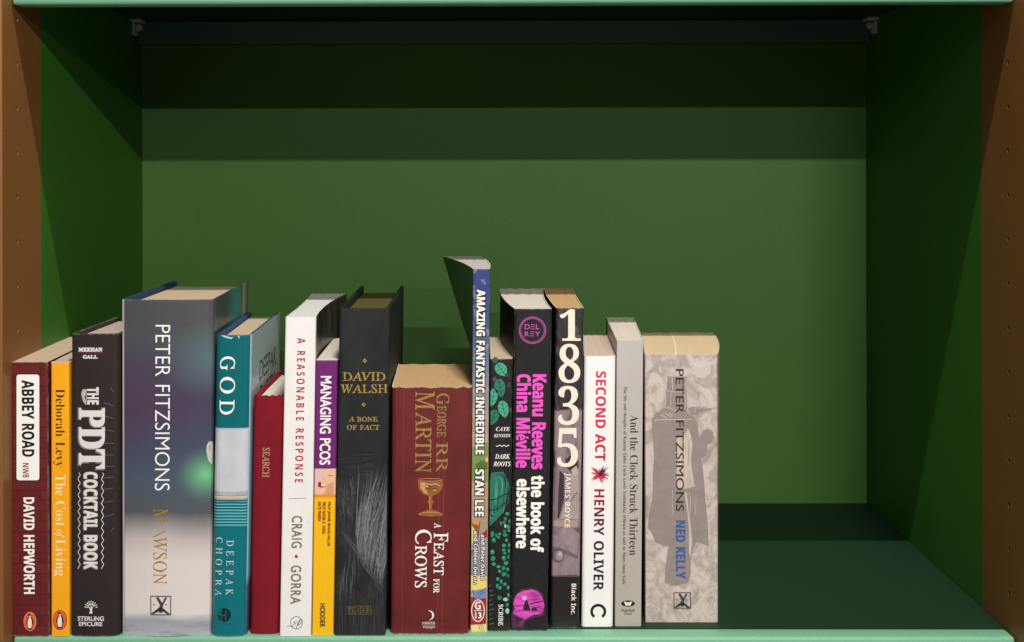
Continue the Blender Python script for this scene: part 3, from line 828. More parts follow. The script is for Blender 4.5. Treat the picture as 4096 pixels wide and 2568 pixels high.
# ---- 10 dark red mass market paperback
b = Book("paperback_book", "thick short dark red paperback with gold names and a bronze goblet on its creased spine", 1567, 1888, 1562, 1874, 1549, 2538, rl=(1595, 1455), rr=(1891, 1453), edge=0.0035, bulge=0.0006)
def art(n, v, a, h, t, o):
    c = n.ramp(n.noise(o, 30, 4), [(0.3, rgba((96, 31, 30))), (0.7, rgba((116, 40, 37)))])
    for ac, wd in ((0.60, 0.006), (0.66, 0.007), (0.15, 0.004)):
        cr_ = n.math('LESS_THAN', n.math('ABSOLUTE', n.math('SUBTRACT', a, n.math('ADD', ac, n.math('MULTIPLY', n.math('SUBTRACT', n.noise(n.mapping(o, (1, 1, 40)), 1, 2), .5), 0.02)))), wd)
        c = n.mix(n.math('MULTIPLY', cr_, n.math('MULTIPLY', n.noise(n.mapping(o, (200, 200, 60)), 1, 3), 0.28)), c, rgba((170, 110, 100)))
    ns = n.noise(n.mapping(v, (3, 55, 2)), 1, 4, 0.6, 1.0)
    low = n.math('SUBTRACT', 1.0, n.math('MULTIPLY', h, 4.5), True)
    return n.mix(n.math('MULTIPLY', n.math('MULTIPLY', low, n.math('GREATER_THAN', ns, 0.55)), 0.3), c, rgba((60, 18, 20)))
b.shell("cover", [cover_mat("dark_red_cover", None, 0.36, 0.45, fn=art, wear=0.75), EDGE_W], 0.0006, wav=0.0012); b.pages(pages_mat((228, 188, 138)), 0.0006, wave=0.0003)
GM = foil((190, 158, 92), (140, 108, 58))
words(b, "author_lettering", T("G", (1746, 1574, 1797, 1618), GM, 'ser', bold=0.4), T("EORGE", (1748, 1624, 1785, 1748), GM, 'ser', bold=0.4), T("RR", (1746, 1770, 1790, 1888), GM, 'ser', bold=0.4, space=1.1),
      T("M", (1662, 1566, 1738, 1640), GM, 'ser', bold=0.6), T("ARTIN", (1661, 1648, 1726, 1890), GM, 'ser', bold=0.6))
words(b, "title_lettering", T("A", (1737, 2092, 1765, 2112), WHITE, 'ser', bold=0.3), T("F", (1736, 2131, 1792, 2166), WHITE, 'ser', bold=0.5), T("EAST", (1735, 2170, 1775, 2300), WHITE, 'ser', bold=0.5), T("FOR", (1733, 2315, 1758, 2372), WHITE, 'serb'),
      T("C", (1661, 2119, 1726, 2176), WHITE, 'ser', bold=0.5), T("ROWS", (1660, 2182, 1707, 2350), WHITE, 'ser', bold=0.5))
p = Print(b, "goblet_picture")
g1, g2, g3, g4 = ink((150, 92, 50)), ink((206, 150, 92)), ink((96, 50, 28)), ink((232, 190, 130))
p.poly([(1671, 1924), (1676, 1917), (1700, 1913), (1745, 1914), (1769, 1919), (1772, 1940), (1766, 1960), (1750, 1976), (1730, 1984), (1712, 1984), (1692, 1976), (1676, 1958)], g1, 1)
p.oval(1721, 1919, 46, 5, g3, 2); p.ring(1721, 1919, 48, 6.5, 2.2, g2, 3)
p.poly([(1680, 1930), (1700, 1928), (1704, 1955), (1712, 1978), (1696, 1972), (1682, 1952)], g2, 2)
p.stroke([(1690, 1940), (1706, 1934), (1726, 1938), (1746, 1934), (1760, 1944)], 3, g4, 3); p.stroke([(1700, 1952), (1722, 1956), (1748, 1952)], 2.5, g3, 3); p.stroke([(1712, 1944), (1720, 1948), (1734, 1944)], 2.2, g3, 3)
p.oval(1708, 1945, 5, 3, g4, 4, 10); p.oval(1738, 1960, 6, 4, g2, 3, 10)
p.poly([(1715, 1984), (1730, 1984), (1727, 1998), (1736, 2006), (1730, 2016), (1726, 2032), (1734, 2044), (1712, 2044), (1718, 2032), (1716, 2016), (1710, 2006), (1718, 1998)], g1, 1)
p.stroke([(1719, 1986), (1718, 2010), (1720, 2034)], 3, g2, 2)
p.poly([(1714, 2038), (1732, 2038), (1752, 2046), (1770, 2056), (1764, 2064), (1722, 2068), (1682, 2064), (1674, 2056), (1694, 2046)], g1, 1)
p.ring(1722, 2056, 48, 8, 2.5, g2, 2); p.stroke([(1690, 2050), (1722, 2047), (1752, 2050)], 2.5, g2, 3); p.stroke([(1682, 2061), (1722, 2065), (1760, 2061)], 2.5, g3, 3)
p.build()
p = Print(b, "publisher_logo")
arc = [(1714 + 22 * math.sin(q), 2461 - 20 * math.cos(q)) for q in [math.pi * i / 14 for i in range(15)]]
arc2 = [(1714 + 15 * math.sin(q), 2462 - 18.5 * math.cos(q)) for q in [math.pi * i / 14 for i in range(15)]]
for i in range(14): p.poly([arc[i], arc[i + 1], arc2[i + 1], arc2[i]], WHITE)
p.stroke([(1690, 2500), (1741, 2500)], 1.5, ink((210, 180, 176))).build()
words(b, "publisher_lettering", T("HARPER", (1690, 2487, 1741, 2497), ink((222, 200, 196)), 'sansb', rot=False), T("Voyager", (1691, 2503, 1741, 2515), ink((222, 200, 196)), 'sansb', rot=False))

# ---- 11 tall thin comic memoir
def art(n, v, a, h, t, o):
    c = n.ramp(h, [(0.0, rgba((206, 182, 120))), (0.15, rgba((150, 146, 150))), (0.26, rgba((150, 148, 152))), (0.30, rgba((176, 150, 124))), (0.48, rgba((190, 156, 118))), (0.62, rgba((158, 146, 140))),
                   (0.72, rgba((116, 128, 148))), (0.82, rgba((74, 96, 140))), (0.92, rgba((54, 72, 134))), (1.0, rgba((50, 66, 130)))])
    sh = n.noise(n.mapping(v, (1.4, 30, 1), rot=(0, 0, 0.5)), 1, 3)
    c = n.mix(n.math('MULTIPLY', n.math('GREATER_THAN', sh, 0.56), 0.25), c, rgba((206, 196, 186)))
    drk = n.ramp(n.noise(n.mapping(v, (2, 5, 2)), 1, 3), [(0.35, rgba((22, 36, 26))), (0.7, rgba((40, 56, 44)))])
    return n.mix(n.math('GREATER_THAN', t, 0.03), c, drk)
b = Book("paperback_book", "tallest and thin comic style paperback, blue at the top, its head curling to the left", 1893, 1959, 1881, 1949, 1076, 2530, rl=(1770, 1024), rr=(1915, 1016), edge=0.0009, twist=0.68, bow=(0.004, 0.004))
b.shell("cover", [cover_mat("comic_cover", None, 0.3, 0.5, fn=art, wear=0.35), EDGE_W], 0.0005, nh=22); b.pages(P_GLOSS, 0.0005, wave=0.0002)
p = Print(b, "cover_art")
GR, GR2, YL, BL_, RED, ORN, TANc = ink((122, 146, 82)), ink((84, 110, 58)), ink((240, 216, 110)), ink((118, 142, 196)), ink((170, 40, 34)), ink((226, 150, 70)), ink((140, 92, 60))
p.poly([(1888, 1790), (1952, 1768), (1951, 1930), (1886, 1924)], GR, 1).poly([(1900, 1860), (1926, 1840), (1950, 1850), (1950, 1876), (1920, 1886)], GR2, 2)
p.poly([(1942, 1832), (1951, 1826), (1951, 1846), (1944, 1850)], ink((246, 190, 90)), 2)
p.poly([(1887, 2074), (1922, 2088), (1914, 2150), (1890, 2140)], TANc, 1).poly([(1888, 2074), (1918, 2088), (1914, 2102), (1890, 2094)], ORN, 2)
p.poly([(1887, 2100), (1900, 2120), (1896, 2160), (1886, 2180)], ink((206, 214, 110)), 2)
p.poly([(1949, 2118), (1949, 2150), (1918, 2150), (1930, 2132)], RED, 1).poly([(1886, 2200), (1892, 2204), (1886, 2230)], RED, 1)
p.poly([(1884, 2302), (1946, 2304), (1946, 2360), (1920, 2356), (1890, 2366), (1884, 2362)], YL, 1)
p.poly([(1888, 2358), (1910, 2364), (1946, 2350), (1945, 2392), (1908, 2396), (1896, 2390)], BL_, 2).stroke([(1889, 2358), (1897, 2390), (1912, 2372), (1945, 2352)], 1.8, BLACK, 3).stroke([(1912, 2394), (1924, 2374), (1945, 2366)], 1.6, BLACK, 3)
p.poly([(1884, 2388), (1945, 2384), (1945, 2442), (1882, 2452)], RED, 1).poly([(1882, 2452), (1945, 2442), (1944, 2484), (1882, 2476)], ink((150, 50, 40)), 1)
p.poly([(1882, 2500), (1945, 2494), (1944, 2526), (1890, 2526)], ink((236, 214, 150)), 1).poly([(1882, 2478), (1945, 2484), (1945, 2495), (1882, 2500)], RED, 1)
for x in (1912, 1920, 1928): p.stroke([(x, 2490), (x + 6, 2510), (x + 9, 2526)], 1.6, BLACK, 2)
p.build(stuff=True)
words(b, "title_lettering", T("AMAZING FANTASTIC INCREDIBLE", (1905, 1159, 1938, 1816), BLACK, 'sansb', bold=4.2, layer=4), T("AMAZING FANTASTIC INCREDIBLE", (1905, 1159, 1938, 1816), WHITE, 'sansb', bold=0.7, layer=5.2))
words(b, "author_lettering", T("STAN LEE", (1901, 1877, 1935, 2064), BLACK, 'sansb', bold=4.2, layer=4), T("STAN LEE", (1901, 1877, 1935, 2064), WHITE, 'sansb', bold=0.7, layer=5.2),
      T("and Peter David", (1923, 2137, 1940, 2318), BLACK, 'sansb', bold=2.4, layer=4), T("and Peter David", (1923, 2137, 1940, 2318), WHITE, 'sansb', layer=5.2),
      T("and Colleen Doran", (1895, 2123, 1911, 2334), BLACK, 'sansb', bold=2.4, layer=4), T("and Colleen Doran", (1895, 2123, 1911, 2334), WHITE, 'sansb', layer=5.2))
p = Print(b, "publisher_logo"); p.ring(1912, 2442, 27, 45, 3.4, WHITE, 5).text("G", (1899, 2406, 1923, 2437), WHITE, 'sansb', rot=False, layer=5, lean=False).stroke([(1896, 2442), (1929, 2441)], 2.4, WHITE, 5)
p.text("13", (1901, 2449, 1925, 2472), WHITE, 'sans', rot=False, layer=5, lean=False, bold=0.8).build()

# ---- 12 slim black paperback with green leaves
def art(n, v, a, h, t, o):
    c = n.ramp(n.noise(n.mapping(v, (2, 14, 2)), 1, 3), [(0.4, rgba((27, 24, 25))), (0.62, rgba((37, 34, 35))), (0.75, rgba((66, 52, 56)))])
    return c
b = Book("paperback_book", "slim black paperback printed with green leaves and pebbles", 1962, 2050, 1953, 2040, 1435, 2526, dp=0.128, edge=0.0012)
b.shell("cover", [cover_mat("leafy_black_cover", None, 0.36, 0.45, fn=art, wear=0.5), EDGE_W], 0.0005); b.pages(P_CREAM, 0.0005, wave=0.0002)
G1, G2, G3, VN = ink((74, 172, 136)), ink((48, 122, 98)), ink((150, 206, 186)), ink((26, 34, 32))
p = Print(b, "leaf_pattern")
def leaf(p, cx, cy, L, Wd, an, m, lay=1):
    c, q = math.cos(an), math.sin(an)
    R_ = lambda u, v_: (min(2047, max(1955, cx + c * u - q * v_)), cy + q * u + c * v_)
    prof = [(-.5, 0), (-.42, .3), (-.25, .46), (0, .5), (.2, .4), (.38, .2), (.5, 0)]
    pts = [R_(u * L, v_ * Wd) for u, v_ in prof] + [R_(u * L, -v_ * Wd) for u, v_ in prof[1:-1][::-1]]
    p.poly(pts, m, lay); p.stroke([R_(-L * .5, 0), R_(L * .5, 0)], 2, VN, lay + .5)
    for k in (-.25, 0, .22):
        for sg in (1, -1): p.stroke([R_(k * L, 0), R_((k - .16) * L, sg * Wd * .42)], 1.5, VN, lay + .5)
leaf(p, 2006, 1479, 62, 46, 0.95, G1); leaf(p, 2000, 1552, 78, 44, 1.4, G2); leaf(p, 1972, 1590, 76, 36, 1.75, G1); leaf(p, 2014, 1637, 72, 42, 1.35, G1)
leaf(p, 1972, 1670, 66, 44, 1.9, G2); leaf(p, 1982, 1440, 24, 24, 0.6, G2)
p.oval(1978, 1517, 7, 10, ink((112, 62, 80)), 1, 10); p.oval(2030, 1500, 9, 7, ink((52, 66, 64)), 1, 10); p.oval(2042, 1640, 5, 12, ink((86, 60, 70)), 1, 10); p.oval(2036, 1540, 8, 12, ink((50, 60, 58)), 1, 10)
p.poly([(1965, 1890), (2014, 1886), (2040, 1948), (2033, 2010), (2008, 2056), (1958, 2106), (1956, 1960)], ink((40, 118, 94)), 1)
sr_ = random.Random(9)
for k in range(26):
    u = k / 26; x = 1960 + 62 * sr_.random(); y = 1895 + 190 * u
    q = [(min(2036, max(1957, x + 16 * math.sin(2.6 * j / 5 + u * 5) + j * 5)), y + j * 11 - 20 * math.sin(u * 6 + j * .6)) for j in range(6)]
    q = [(x_, y_) for x_, y_ in q if y_ < 2080 - (x_ - 1957) * .45 and y_ > 1892]
    if len(q) > 2: p.stroke(q, sr_.uniform(2, 4.5), sr_.choice([VN, ink((24, 70, 58)), ink((84, 170, 140))]), 1.4 + k * 0.02, True)
p.stroke([(1956, 2000), (1985, 1996), (2010, 1982), (2040, 1970)], 4, VN, 2); p.stroke([(1957, 2042), (1990, 2036), (2034, 2000)], 4, VN, 2)
peb = [(2030, 2055, 10, 8), (2021, 2075, 7, 8), (2005, 2093, 5, 8), (2017, 2090, 6, 7), (2021, 2104, 5, 8), (2033, 2107, 7, 10), (2037, 2085, 4, 8), (2019, 2125, 8, 7), (2021, 2140, 10, 8), (2036, 2122, 5, 7),
       (2026, 2160, 6, 8), (1969, 2137, 7, 12), (1976, 2161, 9, 10), (1985, 2140, 5, 8), (1998, 2136, 6, 6), (1994, 2149, 6, 5), (2016, 2182, 9, 8), (2015, 2200, 8, 7), (2019, 2213, 8, 6), (2036, 2180, 4, 9), (2036, 2203, 4, 9),
       (1970, 2208, 8, 11), (1972, 2234, 10, 11), (1975, 2256, 9, 8), (2016, 2233, 10, 11), (2034, 2227, 6, 8), (2024, 2252, 10, 9), (1994, 2267, 8, 7), (1998, 2285, 8, 7), (2014, 2272, 8, 9), (2031, 2277, 6, 8), (2016, 2297, 11, 9),
       (2033, 2303, 5, 8), (1991, 2316, 7, 9), (2005, 2326, 6, 9), (2019, 2336, 8, 7), (1990, 2344, 8, 10), (1999, 2351, 8, 8), (2033, 2350, 6, 9), (2034, 2380, 5, 9), (1998, 2391, 9, 10), (2022, 2398, 11, 8), (2029, 2420, 7, 9), (2029, 2443, 8, 12)]
rp = random.Random(5)
for k, (cx, cy, rx, ry) in enumerate(peb):
    m = G3 if k in (4, 41, 43) else rp.choice([ink((36, 140, 104)), ink((48, 152, 116)), ink((30, 124, 92))])
    n_ = 7; o_ = rp.random() * 6
    p.poly([(min(2043, cx + rx * rp.uniform(.85, 1.12) * math.cos(o_ + 2 * math.pi * i / n_)), cy + ry * rp.uniform(.85, 1.12) * math.sin(o_ + 2 * math.pi * i / n_)) for i in range(n_)], m, 1)
    if k % 3 == 0: p.oval(cx - rx * .2, cy - ry * .3, rx * .4, ry * .3, ink((96, 190, 156)), 2, 8)
for k in range(9): p.stroke([(1957, 2345 + k * 19), (1966 + (k % 3) * 5, 2341 + k * 19)], 2.2, ink((112, 120, 112)), 1, False)
p.build(stuff=True)
words(b, "author_lettering", T("CATE", (1984, 1708, 2040, 1724), WHITE, 'serbi', rot=False, lean=False), T("KENNEDY", (1976, 1736, 2043, 1749), WHITE, 'serbi', rot=False, lean=False))
words(b, "title_lettering", T("DARK", (1980, 1816, 2040, 1835), WHITE, 'serbi', rot=False, lean=False), T("ROOTS", (1974, 1846, 2043, 1865), WHITE, 'serbi', rot=False, lean=False))
Print(b, "spine_ornament").stroke([(1984 + i * 2.2, 1783 + 2.6 * math.sin(i * .75)) for i in range(25)], 2.6, WHITE).build()
words(b, "publisher_lettering", T("SCRIBE", (1994, 2418, 2012, 2502), WHITE, 'ser', bold=0.3))

# ---- 13 black paperback with pink lettering
b = Book("paperback_book", "black paperback with heavy pink lettering and a pink skull landscape at its foot", 2060, 2208, 2044, 2190, 1235, 2524, rl=(2001, 1153), rr=(2174, 1152), edge=0.002, bow=(-0.004, -0.003))
def art(n, v, a, h, t, o):
    f = n.noise(o, 300, 4)
    return n.ramp(f, [(0.3, rgba((28, 26, 27))), (0.7, rgba((36, 33, 35)))])
b.shell("cover", [cover_mat("black_cover", None, 0.55, 0.25, fn=art, wear=0.4), EDGE_W], 0.0006); b.pages(P_WHITE, 0.0006, wave=0.0003)
PK = ink((240, 88, 202)); 
words(b, "author_lettering", T("Keanu Reeves", (2129, 1498, 2182, 1876), PK, 'sansb', bold=1.2, space=0.95), T("China Miéville", (2066, 1498, 2122, 1870), PK, 'sansb', bold=1.2, space=0.95))
words(b, "title_lettering", T("the book of", (2124, 1903, 2176, 2208), WHITE, 'sansb', bold=1.2, space=0.95), T("elsewhere", (2066, 1917, 2117, 2192), WHITE, 'sansb', bold=1.2, space=0.95))
p = Print(b, "publisher_logo"); PR = ink((206, 84, 176)); p.ring(2130, 1321, 54, 54, 2.6, PR, 1, 48).ring(2130, 1321, 48.5, 48.5, 2.2, PR, 1, 48).build()
def EBAR(x0, y0, x1, y1): return [((x0, y), (x1, y)) for y in (y0 + 1.3, (y0 + y1) / 2, y1 - 1.3)]
p = Print(b, "publisher_lettering")
p.text("D", (2099, 1297, 2119, 1317), PR, 'sans', rot=False, bold=0.2, lean=False).text("L", (2144, 1297, 2157, 1317), PR, 'sans', rot=False, bold=0.2, lean=False)
p.text("R", (2099, 1326, 2116, 1345), PR, 'sans', rot=False, bold=0.2, lean=False).text("Y", (2140, 1326, 2160, 1345), PR, 'sans', rot=False, bold=0.2, lean=False)
for q in EBAR(2123, 1297, 2139, 1317) + EBAR(2120, 1326, 2136, 1345): p.stroke(list(q), 2.4, PR)
p.build()
pk = NT("pink_landscape_ink", 0.45); f = pk.noise(pk.mapping(pk.obj(), (60, 60, 240)), 1, 4)
pk.color(pk.ramp(f, [(0.32, rgba((150, 50, 128))), (0.5, rgba((216, 78, 186))), (0.7, rgba((236, 96, 204)))]))
pd = NT("dark_pink_ink", 0.45); f = pd.noise(pd.mapping(pd.obj(), (120, 60, 260)), 1, 4); pd.color(pd.ramp(f, [(0.4, rgba((46, 34, 44))), (0.56, rgba((96, 42, 86))), (0.7, rgba((168, 62, 146)))]))
p = Print(b, "cover_art")
p.poly([(2050, 2440), (2053, 2400), (2062, 2374), (2086, 2356), (2120, 2351), (2152, 2358), (2170, 2376), (2177, 2402), (2176, 2440), (2186, 2470), (2186, 2512), (2048, 2512), (2047, 2470)], pd.m, 1)
p.poly([(2054, 2420), (2058, 2394), (2070, 2374), (2096, 2362), (2128, 2358), (2150, 2366), (2166, 2380), (2173, 2404), (2178, 2422), (2174, 2444), (2160, 2456), (2130, 2460), (2100, 2478), (2080, 2470), (2052, 2452), (2060, 2436)], pk.m, 2)
p.oval(2098, 2392, 10, 9, ink((246, 160, 222)), 3)
p.poly([(2107, 2396), (2112, 2408), (2120, 2432), (2121, 2444), (2092, 2440), (2096, 2418), (2102, 2402)], ink((48, 30, 44)), 4)
p.stroke([(2120, 2416), (2140, 2410), (2172, 2404)], 5, ink((92, 36, 80)), 3); p.stroke([(2126, 2426), (2150, 2430), (2166, 2424)], 3, ink((92, 36, 80)), 3)
p.poly([(2124, 2434), (2132, 2430), (2146, 2432), (2154, 2446), (2148, 2444), (2144, 2440), (2140, 2448), (2134, 2440), (2128, 2448)], ink((60, 30, 54)), 4)
p.stroke([(2052, 2420), (2070, 2424), (2096, 2420)], 4, ink((130, 46, 112)), 3)
p.build()

# ---- 14 painted cover paperback with big numerals
def art(n, v, a, h, t, o):
    Hh = lambda y: (2514 - y) / (2514 - 1231)
    nz = n.noise(n.mapping(v, (2.6, 11, 2)), 1, 5, 0.6, 1.4)
    top = n.ramp(nz, [(0.35, rgba((36, 33, 35))), (0.55, rgba((52, 47, 50))), (0.68, rgba((104, 96, 98)))])
    mid = n.ramp(nz, [(0.30, rgba((72, 62, 66))), (0.44, rgba((142, 122, 128))), (0.60, rgba((152, 132, 138))), (0.74, rgba((176, 156, 154)))])
    c = n.mix(n.math('LESS_THAN', n.math('ADD', h, n.math('MULTIPLY', nz, 0.04)), Hh(1640) + 0.02), top, mid)
    return n.mix(n.math('LESS_THAN', h, Hh(2306)), c, rgba((34, 30, 31)))
b = Book("paperback_book", "paperback with four large cream numerals stacked down a dark painted spine", 2226, 2336, 2203, 2316, 1232, 2514, rl=(2176, 1152), rr=(2291, 1152), edge=0.0024, bow=(-0.002, -0.001))
b.shell("cover", [cover_mat("painted_cover", None, 0.36, 0.45, fn=art, wear=0.4), EDGE_W], 0.0005, wav=0.0006); b.pages(P_TAN, 0.0005, wave=0.0003)
p = Print(b, "cover_art")
d1, l1, l2 = ink((58, 50, 54)), ink((176, 156, 152)), ink((190, 174, 168))
p.poly([(2218, 1872), (2232, 1866), (2234, 1960), (2228, 2070), (2218, 2078)], ink((128, 108, 112)), 1); p.poly([(2238, 1880), (2256, 1900), (2256, 2000), (2236, 2072), (2230, 2070), (2234, 1960)], d1, 1)
p.poly([(2280, 1900), (2312, 1880), (2316, 1960), (2314, 2076), (2240, 2076), (2262, 2010), (2286, 1980)], l1, 1)
for k in range(10): p.stroke([(2262 + k * 5, 2070 - k * 2), (2276 + k * 3.5, 2020 - k * 6), (2292 + k * 2, 1976)], 1.8, ink((126, 108, 108)) if k % 2 else l2, 2)
p.poly([(2262, 1840), (2310, 1790), (2314, 1872), (2290, 1892), (2262, 1868)], d1, 1); p.poly([(2284, 1880), (2306, 1862), (2314, 1892), (2296, 1908)], l2, 2)
p.poly([(2208, 2082), (2314, 2078), (2312, 2110), (2208, 2104)], ink((172, 146, 132)), 1)
p.poly([(2208, 2186), (2240, 2190), (2276, 2206), (2312, 2224), (2312, 2236), (2262, 2216), (2208, 2202)], ink((112, 98, 102)), 1)
p.oval(2233, 2222, 24, 26, ink((112, 100, 104)), 2).oval(2238, 2222, 16, 20, ink((150, 136, 140)), 3).oval(2240, 2216, 7, 9, ink((186, 174, 176)), 4).ring(2233, 2222, 25, 27, 2.5, ink((78, 69, 73)), 3)
p.poly([(2204, 2302), (2310, 2298), (2310, 2307), (2204, 2307)], ink((96, 78, 76)), 2)
p.build()
CR = ink((246, 232, 214))
words(b, "title_lettering", T("1", (2239, 1237, 2323, 1363), CR, 'serb', rot=False, lean=False, layer=4), T("8", (2234, 1375, 2321, 1532), CR, 'serb', rot=False, lean=False, layer=4),
      T("3", (2232, 1543, 2316, 1700), CR, 'serb', rot=False, lean=False, layer=4), T("5", (2228, 1712, 2312, 1868), CR, 'serb', rot=False, lean=False, layer=4))
words(b, "author_lettering", T("JAMES BOYCE", (2254, 1891, 2281, 2110), CR, 'sansb', layer=4))
words(b, "publisher_lettering", T("Black Inc.", (2285, 2334, 2305, 2458), CR, 'sansb', layer=4))

# ---- 15 white paperback with a paint burst
b = Book("paperback_book", "white paperback with red to navy lettering and a burst of paint powder on its spine", 2336, 2463, 2325, 2452, 1424, 2508, rl=(2333, 1337), rr=(2428, 1337), edge=0.0034)
b.shell("cover", [cover_mat("white_glossy_cover", (245, 242, 239), 0.35, 0.45, noise=0.02, wear=0.25), EDGE_W], 0.0005); b.pages(pages_mat((242, 218, 198)), 0.0005, wave=0.0002)
gr = NT("red_to_navy_ink", 0.45); sx = gr.new('ShaderNodeSeparateXYZ'); gr.link(gr.obj(), sx.inputs[0])
zz = lambda Y: (at_y(2394, Y, b.y0)[1] - ZB)
def nrm(z): return (z - zz(2365)) / (zz(1480) - zz(2365))
gr.color(gr.ramp(gr.math('MULTIPLY', gr.math('SUBTRACT', sx.outputs[2], zz(2365)), 1 / (zz(1480) - zz(2365))),
                 [(0.0, rgba((34, 24, 58))), (0.22, rgba((52, 26, 58))), (0.38, rgba((130, 20, 52))), (0.50, rgba((190, 24, 44))), (0.66, rgba((206, 36, 52))), (1.0, rgba((224, 56, 92)))]))
words(b, "title_lettering", T("SECOND ACT", (2382, 1485, 2423, 1843), gr.m, 'sansb', bold=0.4))
words(b, "author_lettering", T("HENRY OLIVER", (2375, 1957, 2416, 2361), gr.m, 'sansb', bold=0.2))
p = Print(b, "paint_burst"); rb = random.Random(11)
for k in range(60):
    an = rb.uniform(0, 2 * math.pi); r = rb.uniform(18, 50); cx, cy = 2400, 1898
    if abs(math.cos(an)) > .9: r *= .85
    x, y = cx + r * math.cos(an), cy + r * math.sin(an)
    c = rb.choice([(214, 50, 60), (226, 70, 80), (180, 30, 50), (200, 40, 60)])
    if -1.2 < math.atan2(math.sin(an), math.cos(an)) < -0.3: c = rb.choice([(70, 50, 110), (90, 60, 130), (50, 40, 80)])
    wq = rb.uniform(.05, .14)
    p.poly([(cx + 6 * math.cos(an - 1.2), cy + 6 * math.sin(an - 1.2)), (cx + r * .55 * math.cos(an - wq), cy + r * .55 * math.sin(an - wq)), (x, y), (cx + r * .55 * math.cos(an + wq), cy + r * .55 * math.sin(an + wq)), (cx + 6 * math.cos(an + 1.2), cy + 6 * math.sin(an + 1.2))], ink(c), 1 + k * 0.02)
p.oval(2402, 1896, 7, 8, ink((70, 20, 34)), 2.4, 9)
p.build()
Print(b, "publisher_logo").ring(2393, 2446, 32, 31, 11, BLACK, 1, 40, math.radians(125), math.radians(415)).build()

# ---- 16 grey paperback
b = Book("paperback_book", "slim pale grey paperback with black serif title and a fine line of small print", 2467, 2573, 2460, 2565, 1361, 2506, rl=(2424, 1268), rr=(2534, 1267), edge=0.0010)
def art(n, v, a, h, t, o):
    return n.ramp(n.math('ADD', n.math('MULTIPLY', h, 0.5), n.math('MULTIPLY', n.noise(o, 30, 4), 0.4)), [(0.2, rgba((178, 169, 160))), (0.8, rgba((192, 188, 186)))])
b.shell("cover", [cover_mat("pale_grey_cover", None, 0.45, 0.35, fn=art, wear=0.2), EDGE_W], 0.0005, wav=0.0005); b.pages(pages_mat((250, 240, 220), 0.12, 0.52), 0.0005, wave=0.0002)
KK = ink((44, 38, 36))
words(b, "title_lettering", T("And the Clock Struck Thirteen", (2519, 1660, 2552, 2221), KK, 'serb', off=-0.008))
words(b, "subtitle_lettering", T("The life and thoughts of Kaurna Elder Uncle Lewis Yerloburka O'Brien as told to Mary-Anne Gale", (2489, 1546, 2506, 2338), KK, 'serb', off=-0.004))
p = Print(b, "publisher_logo"); p.oval(2512, 2414, 28, 12.5, KK, 1)
p.poly([(2496, 2406), (2504, 2408), (2510, 2422), (2503, 2422)], WHITE, 2).poly([(2528, 2406), (2520, 2408), (2514, 2422), (2521, 2422)], WHITE, 2).poly([(2506, 2407), (2511, 2409), (2512, 2418), (2513, 2409), (2518, 2407), (2513, 2422), (2511, 2422)], WHITE, 2).build()
words(b, "publisher_lettering", T("Wakefield", (2485, 2435, 2539, 2447), KK, 'serb', rot=False, lean=False), T("Press", (2497, 2449, 2528, 2459), KK, 'serb', rot=False, lean=False))

# ---- 17 mottled grey paperback, last in the row
def art(n, v, a, h, t, o):
    f = n.noise(n.mapping(v, (4.5, 13, 3)), 1, 7, 0.66, 1.2)
    c = n.ramp(f, [(0.34, rgba((160, 146, 140))), (0.47, rgba((182, 168, 161))), (0.54, rgba((201, 187, 179))), (0.66, rgba((208, 195, 187)))])
    low = n.math('SUBTRACT', 1.0, n.math('MULTIPLY', h, 2.4), True)
    g = n.noise(n.mapping(v, (7, 16, 3), rot=(0, 0, .5)), 1, 6, 0.7, 2.0)
    return n.mix(n.math('MULTIPLY', n.math('GREATER_THAN', g, 0.53), n.math('MULTIPLY', low, 0.6)), c, rgba((214, 202, 188)))
b = Book("paperback_book", "mottled grey paperback with a helmeted gunman silhouette, at the right end of the row", 2579, 2869, 2581, 2871, 1418, 2490, rl=(2566, 1329), rr=(2850, 1329), edge=0.0012, bow=(0, 0.004))
b.shell("cover", [cover_mat("mottled_grey_cover", None, 0.45, 0.35, fn=art, wear=0.2), EDGE_W], 0.0005, wav=0.0005); b.pages(pages_mat((248, 220, 178), 0.12, 0.43), 0.0005, wave=0.0002)
sil = NT("engraved_grey_ink", 0.5); f = sil.noise(sil.obj(), 120, 5); sil.color(sil.ramp(f, [(0.3, rgba((141, 129, 124))), (0.7, rgba((152, 140, 134)))]))
lt = NT("engraved_pale_ink", 0.5); f = lt.noise(lt.mapping(lt.obj(), (300, 60, 40)), 1, 4); lt.color(lt.ramp(f, [(0.3, rgba((176, 160, 150))), (0.6, rgba((206, 190, 178)))]))
p = Print(b, "cover_art")
p.poly([(2660, 1630), (2690, 1640), (2740, 1640), (2762, 1660), (2780, 1671), (2790, 1700), (2798, 1752), (2812, 1722), (2830, 1716), (2852, 1728), (2857, 1750), (2846, 1770), (2828, 1780), (2830, 1808), (2822, 1822), (2804, 1836),
        (2812, 1880), (2819, 1950), (2820, 1990), (2828, 2064), (2832, 2120), (2835, 2187), (2808, 2172), (2784, 2170), (2770, 2200), (2762, 2240), (2764, 2290), (2752, 2330), (2700, 2345), (2658, 2330), (2660, 2300), (2664, 2250), (2677, 2164),
        (2672, 2188), (2646, 2178), (2622, 2168), (2606, 2130), (2590, 2112), (2596, 2060), (2610, 1985), (2611, 1900), (2616, 1828), (2609, 1725), (2606, 1676), (2624, 1652)], sil.m, 1)
p.poly([(2670, 1503), (2749, 1503), (2746, 1560), (2748, 1634), (2738, 1645), (2690, 1640), (2664, 1628), (2662, 1560), (2668, 1556)], sil.m, 1)
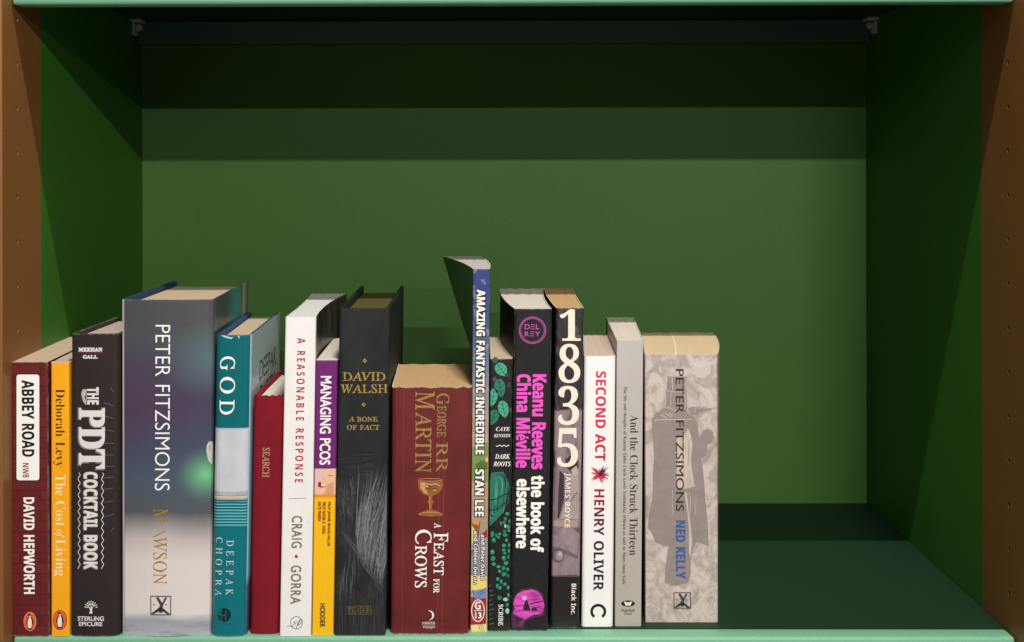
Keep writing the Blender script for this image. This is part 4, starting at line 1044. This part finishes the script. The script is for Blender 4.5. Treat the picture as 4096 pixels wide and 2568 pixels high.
for q in ([(2670, 1503), (2710, 1507), (2749, 1504)], [(2688, 1508), (2690, 1560)], [(2664, 1562), (2700, 1568), (2736, 1566)], [(2684, 1570), (2682, 1620)], [(2744, 1508), (2742, 1556)], [(2662, 1560), (2662, 1626)], [(2740, 1575), (2743, 1625), (2734, 1642)], [(2668, 1626), (2700, 1642), (2730, 1644)],
          [(2618, 1680), (2680, 1678), (2764, 1678)], [(2660, 1652), (2684, 1668)], [(2676, 1650), (2694, 1666)], [(2640, 1658), (2668, 1672)]): p.stroke(q, 3, lt.m, 2)
p.poly([(2752, 1632), (2768, 1626), (2786, 1628), (2848, 1632), (2846, 1638), (2798, 1646), (2792, 1656), (2764, 1660)], sil.m, 2)
p.stroke([(2776, 1632), (2848, 1632)], 2, lt.m, 3); p.stroke([(2780, 1636), (2780, 1650)], 2, lt.m, 3)
p.poly([(2752, 1712), (2764, 1745), (2770, 1780), (2764, 1830), (2766, 1870), (2780, 1946), (2740, 1956), (2708, 1950), (2706, 1880), (2704, 1800), (2706, 1756), (2742, 1730)], lt.m, 2)
for q in ([(2756, 1760), (2754, 1800), (2752, 1860)], [(2730, 1780), (2732, 1860)], [(2758, 1880), (2762, 1940)]): p.stroke(q, 2.2, sil.m, 3)
p.poly([(2738, 1966), (2748, 1972), (2754, 2040), (2764, 2110), (2768, 2170), (2762, 2230), (2756, 2210), (2756, 2140), (2750, 2060)], lt.m, 2)
p.stroke([(2756, 1966), (2762, 2000), (2760, 2060)], 2.4, lt.m, 2); p.stroke([(2784, 2000), (2780, 2060)], 2.4, lt.m, 2); p.stroke([(2690, 1960), (2690, 2060)], 2.2, lt.m, 2)
p.build()
words(b, "author_lettering", T("PETER FITZSIMONS", (2703, 1476, 2735, 2044), ink((36, 30, 32)), 'sans', layer=4))
words(b, "title_lettering", T("NED KELLY", (2704, 2082, 2741, 2313), ink((58, 92, 158)), 'sansb', bold=0.5, layer=4))
p = Print(b, "publisher_logo"); p.poly([(2696, 2370), (2762, 2370), (2762, 2432), (2696, 2432)], ink((176, 162, 152)), 3)
q = cross_box(Print(b, "publisher_logo"), 2696, 2370, 2762, 2432)
for i, (pts, mi) in enumerate(q.polys):
    for v in pts: v.y -= 0.0003
q.build();
q_ = LET.pop('curve'); c_ = q_.data; bpy.data.objects.remove(q_); bpy.data.curves.remove(c_)
